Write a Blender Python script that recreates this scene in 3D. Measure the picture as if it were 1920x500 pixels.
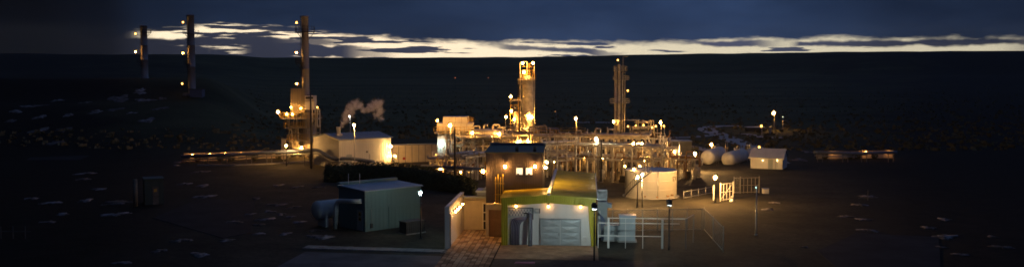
import bpy, math, random
from mathutils import Vector, Matrix, noise as mnoise

# ---------------------------------------------------------------- camera, sky, sun, exposure
scene = bpy.context.scene
for o in list(bpy.data.objects):
    bpy.data.objects.remove(o)
COL = scene.collection
H = 16.4                                   # camera height above the plant's ground (m)
F = 1800.0                                 # focal length in pixels of the 1920 px wide photograph
PITCH = math.atan(115.0 / F)
cam_d = bpy.data.cameras.new('camera')
cam_d.sensor_width = 36.0
cam_d.lens = 36.0 * F / 1920.0
cam_d.clip_start = 0.5
cam_d.clip_end = 30000.0
cam = bpy.data.objects.new('camera', cam_d)
cam.location = (0, 0, H)
cam.rotation_euler = (math.pi / 2 - PITCH, 0, 0)
COL.objects.link(cam)
scene.camera = cam

def ray(px, py):
    x = (px - 960.0) / F
    y = -(py - 250.0) / F
    c, s = math.cos(PITCH), math.sin(PITCH)
    return Vector((x, c + y * s, -s + y * c))

def G(px, py, z=0.0):                      # the point of height z seen at a pixel
    d = ray(px, py)
    t = (z - H) / d.z
    return Vector((0, 0, H)) + d * t

def P(px, py, Y):                          # the point at ground distance Y seen at a pixel
    d = ray(px, py)
    return Vector((0, 0, H)) + d * (Y / d.y)

def azel(px, py):
    d = ray(px, py).normalized()
    return math.atan2(d.x, d.y), math.asin(d.z)

world = bpy.data.worlds.new('World')
scene.world = world
world.use_nodes = True
wt = world.node_tree
wt.nodes.clear()

def wn(kind, **kw):
    n = wt.nodes.new(kind)
    for k, v in kw.items():
        setattr(n, k, v)
    return n

def wl(a, b):
    wt.links.new(a, b)

def wmath(op, a, b=None, c=None, clamp=False):
    n = wn('ShaderNodeMath', operation=op, use_clamp=clamp)
    for i, v in enumerate((a, b, c)):
        if v is None:
            continue
        if isinstance(v, (int, float)):
            n.inputs[i].default_value = v
        else:
            wl(v, n.inputs[i])
    return n.outputs[0]

def wsmooth(v, lo, hi):                    # 0 at lo, 1 at hi
    n = wn('ShaderNodeMapRange', interpolation_type='SMOOTHSTEP')
    wl(v, n.inputs[0])
    for i, x in ((1, lo), (2, hi)):
        if isinstance(x, (int, float)):
            n.inputs[i].default_value = x
        else:
            wl(x, n.inputs[i])
    return n.outputs[0]

AZ0, AZ1 = -0.70, 0.70
tc = wn('ShaderNodeTexCoord')
sep = wn('ShaderNodeSeparateXYZ')
wl(tc.outputs['Generated'], sep.inputs[0])
az = wmath('ARCTAN2', sep.outputs[0], sep.outputs[1])
el = wmath('ARCSINE', sep.outputs[2])
u01 = wmath('DIVIDE', wmath('SUBTRACT', az, AZ0), AZ1 - AZ0, clamp=True)

def az_ramp(points):                       # (pixel x, value 0..1)
    r = wn('ShaderNodeValToRGB')
    cr = r.color_ramp
    cr.interpolation = 'EASE'
    pts = [((azel(px, 90)[0] - AZ0) / (AZ1 - AZ0), v) for px, v in points]
    while len(cr.elements) < len(pts):
        cr.elements.new(0.5)
    for e, (p, v) in zip(cr.elements, pts):
        e.position = p
        e.color = (v, v, v, 1)
    wl(u01, r.inputs[0])
    return r.outputs[0]

def elv(py):
    return azel(960, py)[1]

ELMAX = 0.12
def edge(points):
    r = az_ramp([(px, azel(px, py)[1] / ELMAX) for px, py in points])
    return wmath('MULTIPLY', r, ELMAX)

def wnoise(sx, sy, ox, detail=5.0, rough=0.6, dist=0.0):
    cb = wn('ShaderNodeCombineXYZ')
    wl(wmath('MULTIPLY_ADD', az, sx, ox), cb.inputs[0])
    wl(wmath('MULTIPLY_ADD', el, sy, ox * 0.37), cb.inputs[1])
    n = wn('ShaderNodeTexNoise')
    n.inputs['Scale'].default_value = 1.0
    n.inputs['Detail'].default_value = detail
    n.inputs['Roughness'].default_value = rough
    n.inputs['Distortion'].default_value = dist
    wl(cb.outputs[0], n.inputs['Vector'])
    return n.outputs[0]

deck_edge = edge([(180, 70), (300, 56), (420, 44), (560, 56), (680, 66), (800, 78), (1000, 80), (1200, 80), (1290, 78), (1400, 73), (1600, 72), (1900, 75), (2100, 80)])
n_edge = wnoise(26.0, 90.0, 3.1, 6.0, 0.62)
deck = wmath('MULTIPLY_ADD', wmath('SUBTRACT', n_edge, 0.5), 0.015, deck_edge)
soft = 0.004
clear0 = wsmooth(wmath('SUBTRACT', deck, el), -0.0035, 0.0035)
n_str = wnoise(12.0, 150.0, 8.43, 5.0, 0.55, 0.1)
amount = az_ramp([(200, 0.56), (420, 0.47), (700, 0.50), (860, 0.57), (1150, 0.585), (1300, 0.60), (1480, 0.62), (1900, 0.62)])
streak = wsmooth(wmath('SUBTRACT', n_str, amount), -0.012, 0.03)
# long dark bars of cloud inside the gap
def bar(pts, thick, seed, on):
    c = wmath('MULTIPLY_ADD', wmath('SUBTRACT', wnoise(26.0, 60.0, seed, 4.0), 0.5), 0.008, edge(pts))
    d = wmath('ABSOLUTE', wmath('SUBTRACT', el, c))
    w = wmath('MULTIPLY', wmath('MULTIPLY_ADD', wnoise(30.0, 10.0, seed + 4.0, 3.0), 1.6, -0.05), thick)
    m = wsmooth(wmath('SUBTRACT', w, d), -0.0012, 0.0016)
    return wmath('MULTIPLY', m, az_ramp(on))
bar_r = bar([(1200, 81), (1500, 81), (1920, 79)], 0.0042, 2.3, [(1240, 0), (1330, 1), (1400, 1), (1480, 0.15), (1500, 1), (1890, 1), (1960, 0.7)])
bar_l = bar([(260, 80), (450, 78), (640, 80)], 0.0058, 9.1, [(240, 1), (470, 1), (500, 1), (600, 0.9), (680, 0)])
bar_m = bar([(380, 97), (560, 95), (760, 101)], 0.0088, 5.7, [(250, 1), (390, 1), (430, 0.2), (470, 1), (640, 1), (700, 0.6), (760, 0)])
bar_c = bar([(900, 86), (1060, 93), (1160, 102)], 0.0036, 7.7, [(900, 0), (960, 0.9), (1100, 1), (1150, 0.6), (1180, 0)])
cover = streak
for b in (bar_r, bar_l, bar_m, bar_c):
    cover = wmath('MAXIMUM', cover, b)
side = az_ramp([(238, 0.0), (300, 1.0), (1850, 1.0), (1990, 0.25)])
clear = wmath('MULTIPLY', wmath('MULTIPLY', clear0, wmath('SUBTRACT', 1.0, cover)), side)

SUN_EL, SUN_AZ = math.radians(0.6), azel(620, 100)[0]
sky = wn('ShaderNodeTexSky', sky_type='NISHITA')
sky.sun_disc = False
sky.sun_elevation = SUN_EL
sky.sun_rotation = SUN_AZ
sky.dust_density = 1.4
mixc = wn('ShaderNodeMix', data_type='RGBA')
mixc.inputs[0].default_value = 0.86
wl(sky.outputs[0], mixc.inputs[6])
mixc.inputs[7].default_value = (13.5, 12.2, 8.8, 1)         # pale evening air in the gap, on the sky texture's own scale
bg_sky = wn('ShaderNodeBackground')
wl(mixc.outputs[2], bg_sky.inputs[0])
wl(wmath('MULTIPLY', az_ramp([(300, 1.0), (900, 0.95), (1250, 0.72), (1900, 0.60)]), 0.10), bg_sky.inputs[1])

n_deck = wnoise(7.0, 26.0, 1.7, 5.0, 0.55)
near = wsmooth(wmath('SUBTRACT', el, deck), 0.03, 0.0)
deck_mix = wn('ShaderNodeMix', data_type='RGBA')
wl(wmath('MULTIPLY_ADD', wmath('SUBTRACT', n_deck, 0.5), 1.5, wmath('MULTIPLY_ADD', near, 0.25, 0.30), clamp=True), deck_mix.inputs[0])
deck_mix.inputs[6].default_value = (0.0130, 0.0265, 0.0660, 1)
deck_mix.inputs[7].default_value = (0.0360, 0.0660, 0.1480, 1)
# thin cloud inside the lit gap is paler than the deck
thin = wn('ShaderNodeMix', data_type='RGBA')
wl(wmath('MULTIPLY', clear0, 0.8), thin.inputs[0])
wl(deck_mix.outputs[2], thin.inputs[6])
thin.inputs[7].default_value = (0.085, 0.090, 0.140, 1)
dark = wn('ShaderNodeMix', data_type='RGBA')
wl(az_ramp([(60, 0.0), (190, 0.04), (290, 0.24), (420, 0.38), (700, 0.52), (1100, 0.84), (1350, 0.95), (1500, 0.75), (1700, 0.42), (2000, 0.3)]), dark.inputs[0])
dark.inputs[6].default_value = (0.0012, 0.0013, 0.0020, 1)
wl(thin.outputs[2], dark.inputs[7])
bg_cloud = wn('ShaderNodeBackground')
wl(dark.outputs[2], bg_cloud.inputs[0])
wl(wmath('MULTIPLY_ADD', wmath('MAXIMUM', sep.outputs[2], 0.0), 5.0, 1.0), bg_cloud.inputs[1])   # an overcast sky is brighter overhead than at the horizon
ms = wn('ShaderNodeMixShader')
wl(clear, ms.inputs[0])
wl(bg_cloud.outputs[0], ms.inputs[1])
wl(bg_sky.outputs[0], ms.inputs[2])
wo = wn('ShaderNodeOutputWorld')
wl(ms.outputs[0], wo.inputs[0])

sun_d = bpy.data.lights.new('sun', 'SUN')
sun_d.energy = 0.02
sun_d.angle = math.radians(12)
sun_d.color = (1.0, 0.86, 0.66)
sun = bpy.data.objects.new('sun', sun_d)
sun.rotation_euler = Vector((-math.sin(SUN_AZ), -math.cos(SUN_AZ), -math.tan(math.radians(4)))).to_track_quat('-Z', 'Y').to_euler()
COL.objects.link(sun)

vs = scene.view_settings
vs.view_transform = 'Standard'
vs.look = 'None'
vs.exposure = 0.0
vs.gamma = 1.0
vs.use_curve_mapping = False
scene.cycles.use_denoising = True
scene.cycles.max_bounces = 5
scene.cycles.diffuse_bounces = 3
scene.cycles.volume_bounces = 2
scene.cycles.sample_clamp_indirect = 4.0
scene.cycles.filter_width = 1.7

# ---------------------------------------------------------------- materials
MATS = {}

def mat(name, col, rough=0.7, metal=0.0, var=0.25, scale=1.5, bump=0.0, bscale=20.0, coord='Object', streak=False):
    if name in MATS:
        return MATS[name]
    m = bpy.data.materials.new(name)
    m.use_nodes = True
    nt = m.node_tree
    b = nt.nodes['Principled BSDF']
    b.inputs['Roughness'].default_value = rough
    b.inputs['Metallic'].default_value = metal
    b.inputs['Specular IOR Level'].default_value = 0.5 if rough < 0.78 else 0.08
    tcn = nt.nodes.new('ShaderNodeTexCoord')
    n = nt.nodes.new('ShaderNodeTexNoise')
    n.inputs['Scale'].default_value = scale
    n.inputs['Detail'].default_value = 6.0
    n.inputs['Roughness'].default_value = 0.65
    src = tcn.outputs[coord]
    if streak:
        mp = nt.nodes.new('ShaderNodeMapping')
        mp.inputs['Scale'].default_value = (1.0, 1.0, 0.12)
        nt.links.new(src, mp.inputs[0])
        src = mp.outputs[0]
    nt.links.new(src, n.inputs['Vector'])
    r = nt.nodes.new('ShaderNodeValToRGB')
    r.color_ramp.elements[0].position = 0.3
    r.color_ramp.elements[1].position = 0.7
    r.color_ramp.elements[0].color = tuple(c * (1 - var) for c in col) + (1,)
    r.color_ramp.elements[1].color = tuple(min(1, c * (1 + var)) for c in col) + (1,)
    nt.links.new(n.outputs[0], r.inputs[0])
    nt.links.new(r.outputs[0], b.inputs['Base Color'])
    if bump > 0:
        n2 = nt.nodes.new('ShaderNodeTexNoise')
        n2.inputs['Scale'].default_value = bscale
        n2.inputs['Detail'].default_value = 4.0
        nt.links.new(tcn.outputs[coord], n2.inputs['Vector'])
        bp = nt.nodes.new('ShaderNodeBump')
        bp.inputs['Strength'].default_value = 0.6
        bp.inputs['Distance'].default_value = bump
        nt.links.new(n2.outputs[0], bp.inputs['Height'])
        nt.links.new(bp.outputs[0], b.inputs['Normal'])
    MATS[name] = m
    return m

def emit(name, col, strength):
    if name in MATS:
        return MATS[name]
    m = bpy.data.materials.new(name)
    m.use_nodes = True
    b = m.node_tree.nodes['Principled BSDF']
    b.inputs['Base Color'].default_value = (0.8, 0.8, 0.8, 1)
    b.inputs['Emission Color'].default_value = col + (1,)
    b.inputs['Emission Strength'].default_value = strength
    MATS[name] = m
    return m

M_white = mat('white_paint', (0.72, 0.70, 0.66), 0.55, var=0.12, scale=0.8, streak=True)
M_wall = mat('white_cladding', (0.70, 0.69, 0.66), 0.6, var=0.10, scale=0.6, streak=True)
M_cream = mat('cream_render', (0.62, 0.55, 0.44), 0.85, var=0.10, scale=1.2, bump=0.004)
M_steel = mat('painted_steel', (0.34, 0.32, 0.28), 0.55, var=0.30, scale=2.5)
M_galv = mat('galvanised_steel', (0.45, 0.46, 0.47), 0.42, metal=0.75, var=0.2, scale=3.0)
M_pipe = mat('insulated_pipe', (0.62, 0.60, 0.56), 0.38, metal=0.55, var=0.22, scale=1.6)
M_pipew = mat('white_pipe', (0.56, 0.53, 0.47), 0.5, var=0.35, scale=1.6)
M_rust = mat('rusty_pipe', (0.30, 0.19, 0.11), 0.8, var=0.4, scale=3.0)
M_dark = mat('dark_steel', (0.045, 0.045, 0.05), 0.6, var=0.3, scale=3.0)
M_bluepipe = mat('blue_grey_pipe', (0.16, 0.20, 0.30), 0.5, var=0.2, scale=2.0)
M_yellow = mat('yellow_safety_paint', (0.55, 0.36, 0.05), 0.6, var=0.25, scale=3.0)
M_roofy = mat('olive_yellow_sheet', (0.52, 0.44, 0.030), 0.34, var=0.18, scale=0.7)
M_facey = mat('yellow_sheet', (0.50, 0.42, 0.03), 0.55, var=0.15, scale=0.9, streak=True)
M_brown = mat('dark_brown_cladding', (0.030, 0.023, 0.033), 0.7, var=0.25, scale=1.0, streak=True)
M_teal = mat('teal_cladding', (0.14, 0.25, 0.26), 0.6, var=0.12, scale=0.7, streak=True)
M_tealroof = mat('blue_grey_roof', (0.34, 0.42, 0.52), 0.45, var=0.15, scale=0.8)
M_conc = mat('concrete', (0.30, 0.29, 0.28), 0.9, var=0.25, scale=0.9, bump=0.01, bscale=6)
M_concd = mat('dark_concrete', (0.13, 0.13, 0.135), 0.85, var=0.35, scale=0.35, bump=0.01, bscale=4)
M_apron = mat('stained_concrete', (0.30, 0.19, 0.115), 0.85, var=0.40, scale=0.9, bump=0.006, bscale=8)
M_snow = mat('old_snow', (0.30, 0.28, 0.29), 0.8, var=0.35, scale=0.6, bump=0.05, bscale=2)
M_road = mat('gravel_road', (0.55, 0.53, 0.50), 0.95, var=0.25, scale=0.12, bump=0.02, bscale=3)
M_leaf = mat('hedge_leaf', (0.080, 0.090, 0.045), 0.8, var=0.4, scale=2.0)
M_stem = mat('woody_stem', (0.10, 0.07, 0.05), 0.9)
M_blueroof = mat('blue_roof_sheet', (0.16, 0.22, 0.34), 0.4, var=0.15, scale=0.5)
M_door = mat('metal_door', (0.42, 0.47, 0.48), 0.42, metal=0.15, var=0.15, scale=1.5)
M_brickpv = mat('clay_paver', (0.36, 0.25, 0.17), 0.85, var=0.25, scale=0.8, bump=0.004)
M_brickpv2 = mat('pale_paver', (0.42, 0.32, 0.23), 0.85, var=0.25, scale=0.8, bump=0.004)
M_conduit = mat('purple_grey_conduit', (0.17, 0.16, 0.23), 0.5, var=0.15)
M_greybox = mat('grey_cabinet_paint', (0.40, 0.45, 0.47), 0.5, var=0.10, scale=1.2, streak=True)
M_glass = mat('dark_glass', (0.03, 0.03, 0.035), 0.08, var=0.1)
M_mat = mat('pink_rubber', (0.40, 0.20, 0.27), 0.9, var=0.15)
M_red = mat('red_paint', (0.35, 0.03, 0.02), 0.6)
M_sign = mat('yellow_sign', (0.60, 0.40, 0.08), 0.6, var=0.1)
M_letter = mat('black_lettering', (0.03, 0.025, 0.02), 0.7)
SODIUM = (1.0, 0.43, 0.080)
E_big = emit('sodium_lamp_strong', SODIUM, 620.0)
E_sod = emit('sodium_lamp', SODIUM, 460.0)
E_low = emit('sodium_lamp_weak', (1.0, 0.50, 0.09), 12.0)
E_face = emit('facade_lamp', (1.0, 0.48, 0.13), 34.0)
E_court = emit('court_lamp', (1.0, 0.50, 0.13), 120.0)
E_dim = emit('amber_lamp_dim', (1.0, 0.36, 0.05), 1.0)
E_red = emit('red_flare', (1.0, 0.20, 0.04), 0.5)
E_cold = emit('mercury_lamp', (0.72, 1.0, 0.93), 300.0)
E_coldw = emit('mercury_lamp_weak', (0.55, 0.95, 0.85), 3.0)
E_pane = emit('lit_window', (1.0, 0.90, 0.66), 1.0)
E_slit = emit('hooded_lamp', (0.82, 1.0, 0.98), 1400.0)
E_tank = emit('tank_floodlight', (1.0, 0.54, 0.18), 12500.0)
E_shed = emit('shed_floodlight', (1.0, 0.55, 0.16), 420.0)
E_mid = emit('sodium_lamp_medium', SODIUM, 95.0)
E_slit2 = emit('hooded_lamp_weak', (0.80, 1.0, 0.95), 480.0)
E_gate = emit('gate_floodlight', (1.0, 0.50, 0.14), 1700.0)
E_gatel = emit('gate_lamp', (1.0, 0.50, 0.14), 5200.0)
E_mild = emit('mercury_lamp_mild', (0.72, 1.0, 0.93), 110.0)

def halo_film(name, tint, fac):
    """added shell round a bulb: mostly clear, its film imitates the glare halo"""
    if name in MATS:
        return MATS[name]
    m = bpy.data.materials.new(name)
    m.use_nodes = True
    nt = m.node_tree
    nt.nodes.clear()
    o = nt.nodes.new('ShaderNodeOutputMaterial')
    mx = nt.nodes.new('ShaderNodeMixShader')
    tr = nt.nodes.new('ShaderNodeBsdfTransparent')
    tl = nt.nodes.new('ShaderNodeBsdfTranslucent')
    tl.inputs[0].default_value = tint + (1,)
    mx.inputs[0].default_value = fac
    nt.links.new(tr.outputs[0], mx.inputs[1])
    nt.links.new(tl.outputs[0], mx.inputs[2])
    nt.links.new(mx.outputs[0], o.inputs[0])
    MATS[name] = m
    return m
HALO = {}
for e_, f_, t_ in ((E_big, 0.006, (1.0, 0.72, 0.4)), (E_sod, 0.008, (1.0, 0.72, 0.4)), (E_low, 0.09, (1.0, 0.7, 0.4)), (E_face, 0.05, (1.0, 0.72, 0.4)), (E_cold, 0.008, (0.8, 1.0, 1.0)), (E_court, 0.02, (1.0, 0.72, 0.4)), (E_mid, 0.025, (1.0, 0.72, 0.4)), (E_mild, 0.03, (0.6, 1.0, 0.95)), (E_tank, 0.0003, (1.0, 0.7, 0.4)), (E_shed, 0.008, (1.0, 0.7, 0.4)), (E_gatel, 0.0008, (1.0, 0.7, 0.4)), (E_gate, 0.002, (1.0, 0.7, 0.4))):
    HALO[e_.name] = halo_film(e_.name + '_globe', t_, f_)

# ---------------------------------------------------------------- mesh builder and object helpers
class MB:
    def __init__(self):
        self.v = []
        self.f = []
        self.sm = []

    def add(self, vs_, fs, smooth=False):
        o = len(self.v)
        self.v.extend([Vector(p) for p in vs_])
        for f in fs:
            self.f.append(tuple(i + o for i in f))
            self.sm.append(smooth)
        return self

    def hexa(self, p):                      # 8 corners: bottom ring then top ring
        return self.add(p, [(3, 2, 1, 0), (4, 5, 6, 7), (0, 1, 5, 4), (1, 2, 6, 5), (2, 3, 7, 6), (3, 0, 4, 7)])

    def box(self, x0, x1, y0, y1, z0, z1):
        return self.hexa([(x0, y0, z0), (x1, y0, z0), (x1, y1, z0), (x0, y1, z0), (x0, y0, z1), (x1, y0, z1), (x1, y1, z1), (x0, y1, z1)])

    def beam(self, a, b, w, h=None):        # rectangular bar from a to b
        a, b = Vector(a), Vector(b)
        h = h or w
        d = (b - a).normalized()
        up = Vector((0, 0, 1)) if abs(d.z) < 0.95 else Vector((0, 1, 0))
        s = d.cross(up).normalized() * (w / 2)
        t = s.cross(d).normalized() * (h / 2)
        return self.hexa([a - s - t, b - s - t, b + s - t, a + s - t, a - s + t, b - s + t, b + s + t, a + s + t])

    def prism(self, poly, z0, z1):          # polygon (counter-clockwise) raised from z0 to z1
        n = len(poly)
        vs_ = [(p[0], p[1], z0) for p in poly] + [(p[0], p[1], z1) for p in poly]
        fs = [tuple(reversed(range(n))), tuple(range(n, 2 * n))]
        fs += [(i, (i + 1) % n, (i + 1) % n + n, i + n) for i in range(n)]
        return self.add(vs_, fs)

    def wallprism(self, poly, a, b):        # polygon given as (x, z) extruded along y from a to b
        n = len(poly)
        vs_ = [(p[0], a, p[1]) for p in poly] + [(p[0], b, p[1]) for p in poly]
        fs = [tuple(range(n)), tuple(reversed(range(n, 2 * n)))]
        fs += [((i + 1) % n, i, i + n, (i + 1) % n + n) for i in range(n)]
        return self.add(vs_, fs)

    def rings(self, rs, caps=True, smooth=True):
        n = len(rs[0])
        vs_ = [p for r in rs for p in r]
        fs = []
        for k in range(len(rs) - 1):
            for i in range(n):
                j = (i + 1) % n
                fs.append((k * n + i, k * n + j, (k + 1) * n + j, (k + 1) * n + i))
        self.add(vs_, fs, smooth)
        if caps:
            o = len(self.v) - len(vs_)
            self.f.append(tuple(o + i for i in reversed(range(n)))); self.sm.append(False)
            self.f.append(tuple(o + (len(rs) - 1) * n + i for i in range(n))); self.sm.append(False)
        return self

    def tube(self, pts, r, n=8, caps=True):
        pts = [Vector(p) for p in pts]
        rr = r if isinstance(r, (list, tuple)) else [r] * len(pts)
        rs = []
        ref = None
        for i, p in enumerate(pts):
            d = (pts[min(i + 1, len(pts) - 1)] - pts[max(i - 1, 0)]).normalized()
            if ref is None:
                ref = Vector((0, 0, 1)) if abs(d.z) < 0.9 else Vector((1, 0, 0))
            s = d.cross(ref)
            if s.length < 1e-4:
                s = d.cross(Vector((0.3, 1, 0.2)))
            s.normalize()
            t = s.cross(d).normalized()
            ref = t
            rs.append([p + (s * math.cos(2 * math.pi * k / n) + t * math.sin(2 * math.pi * k / n)) * rr[i] for k in range(n)])
        return self.rings(rs, caps)

    def bent(self, pts, r, n=8, bend=None, seg=4):   # a pipe with rounded elbows
        pts = [Vector(p) for p in pts]
        bend = bend or r * 2.2
        out = [pts[0]]
        for i in range(1, len(pts) - 1):
            a, p, b = pts[i - 1], pts[i], pts[i + 1]
            da, db = (a - p), (b - p)
            la, lb = min(bend, da.length * 0.49), min(bend, db.length * 0.49)
            p0, p2 = p + da.normalized() * la, p + db.normalized() * lb
            for k in range(seg + 1):
                t = k / seg
                out.append(p0 * (1 - t) ** 2 + p * 2 * t * (1 - t) + p2 * t * t)
        out.append(pts[-1])
        return self.tube(out, r, n)

    def lathe(self, c, prof, n=20, caps=True):      # (radius, z) profile round a vertical axis
        c = Vector(c)
        rs = [[c + Vector((r * math.cos(2 * math.pi * k / n), r * math.sin(2 * math.pi * k / n), z)) for k in range(n)] for r, z in prof]
        return self.rings(rs, caps)

    def ball(self, c, r, n=10, m=6):
        prof = [(max(0.02 * r, r * math.sin(math.pi * k / m)), -r * math.cos(math.pi * k / m)) for k in range(m + 1)]
        return self.lathe(c, prof, n)

    def build(self, name, material, parent=None, world=False):
        vs_ = self.v
        if parent is not None and world:
            inv = XF[parent.name].inverted()
            vs_ = [inv @ p for p in vs_]
        me = bpy.data.meshes.new(name)
        me.from_pydata([tuple(p) for p in vs_], [], self.f)
        me.polygons.foreach_set('use_smooth', self.sm)
        me.materials.append(material)
        me.update()
        o = bpy.data.objects.new(name, me)
        COL.objects.link(o)
        if parent is not None:
            o.parent = parent
            XF[o.name] = XF[parent.name].copy()
        else:
            XF[o.name] = Matrix.Identity(4)
        return o

XF = {}

def tag(o, label, cat, group=None):
    o['label'] = label
    o['category'] = cat
    if group:
        o['group'] = group
    return o

def thing(name, label, cat, loc=(0, 0, 0), rotz=0.0, group=None):
    o = bpy.data.objects.new(name, None)
    o.empty_display_size = 0.3
    COL.objects.link(o)
    o.location = loc
    o.rotation_euler = (0, 0, rotz)
    XF[o.name] = Matrix.Translation(Vector(loc)) @ Matrix.Rotation(rotz, 4, 'Z')
    return tag(o, label, cat, group)

def struct(o):
    o['kind'] = 'structure'
    return o

def ribbed(p0, du, length, height_fn, pitch, depth, nrm, z0=0.0):
    """a profiled sheet: ribs run up; p0 start, du horizontal unit direction, nrm outward unit normal, height_fn(s) gives the top"""
    b = MB()
    p0, du, nrm = Vector(p0), Vector(du), Vector(nrm)
    s, out, prof = 0.0, 0, []
    while s < length - 1e-6:
        for f, d in ((0.0, 0), (0.5, 0), (0.6, 1), (0.9, 1)):
            if s + f * pitch <= length:
                prof.append((s + f * pitch, d * depth))
        s += pitch
    prof.append((length, 0))
    vs_ = []
    for s, d in prof:
        q = p0 + du * s + nrm * d
        z0v = z0(s) if callable(z0) else z0
        vs_ += [(q.x, q.y, q.z + z0v), (q.x, q.y, q.z + height_fn(s))]
    fs = [(2 * i, 2 * i + 2, 2 * i + 3, 2 * i + 1) for i in range(len(prof) - 1)]
    b.add(vs_, fs)
    return b

# ---------------------------------------------------------------- terrain
def sstep(a, b, x):
    t = max(0.0, min(1.0, (x - a) / (b - a)))
    return t * t * (3 - 2 * t)

def lerp_pts(pts, x):
    if x <= pts[0][0]:
        return pts[0][1]
    for (x0, y0), (x1, y1) in zip(pts, pts[1:]):
        if x <= x1:
            return y0 + (y1 - y0) * (x - x0) / (x1 - x0)
    return pts[-1][1]

RIDGE = [(-900, 104), (0, 109), (270, 110), (500, 109.5), (700, 109.5), (900, 108), (1000, 106), (1200, 102.5), (1400, 101), (1700, 100), (1920, 100), (2800, 99)]
MESA_D = 1500.0

def pix_x(x, y):
    if y <= 1.0:
        return -900.0 if x < 0 else 2800.0
    return max(-900.0, min(2800.0, 960.0 + F * x / y))

def ground_h(x, y):
    r = math.hypot(x, y)
    if r < 190.0:
        return 0.0
    px = pix_x(x, y) if y > 1 else (-900.0 if x < 0 else 2800.0)
    h = 0.0
    n1 = mnoise.noise(Vector((x * 0.004, y * 0.004, 0.3)))
    n2 = mnoise.noise(Vector((x * 0.02, y * 0.02, 7.1)))
    # the long flat-topped ridge behind the plain
    top_py = lerp_pts(RIDGE, px)
    top = 16.4 + (math.tan(azel(960, top_py)[1])) * MESA_D
    d = r + 60 * n1
    foot = sstep(900, 1350, d) * 0.30 + sstep(1250, 1500, d) * 0.70
    h += foot * top + sstep(500, 1200, r) * n1 * 1.2 + sstep(300, 500, r) * n2 * 0.5
    if r > 1350:
        h += (0.8 * n2 + 0.7 * mnoise.noise(Vector((x * 0.006, 3.0, 1.0)))) * sstep(1350, 1500, r)
    # knoll that carries the two far stacks
    k = 1.0 - sstep(380.0, 520.0, px)
    h += k * (7.6 * sstep(205, 300, r) + 6.5 * sstep(300, 350, r) - 9.0 * sstep(420, 800, r))
    return h

def build_ground():
    azs = []
    a = -180.0
    while a < 180.0 - 1e-6:
        azs.append(math.radians(a))
        a += 0.5 if -42 <= a < 42 else 3.0
    rad = [2.0, 30.0, 60.0, 90.0, 120.0, 150.0, 180.0]
    r = 190.0
    while r < 460:
        rad.append(r); r += 7.0
    while r < 1900:
        rad.append(r); r += 26.0
    rad += [2000, 2200, 2500, 2800]
    b = MB()
    n = len(azs)
    vs_ = []
    for r in rad:
        for a in azs:
            x, y = r * math.sin(a), r * math.cos(a)
            vs_.append((x, y, ground_h(x, y)))
    fs = []
    for k in range(len(rad) - 1):
        for i in range(n):
            j = (i + 1) % n
            fs.append((k * n + j, k * n + i, (k + 1) * n + i, (k + 1) * n + j))
    c = len(vs_)
    vs_.append((0, 0, 0))
    for i in range(n):
        fs.append((c, i, (i + 1) % n))
    b.add(vs_, [tuple(reversed(f)) for f in fs], True)
    return b

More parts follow.
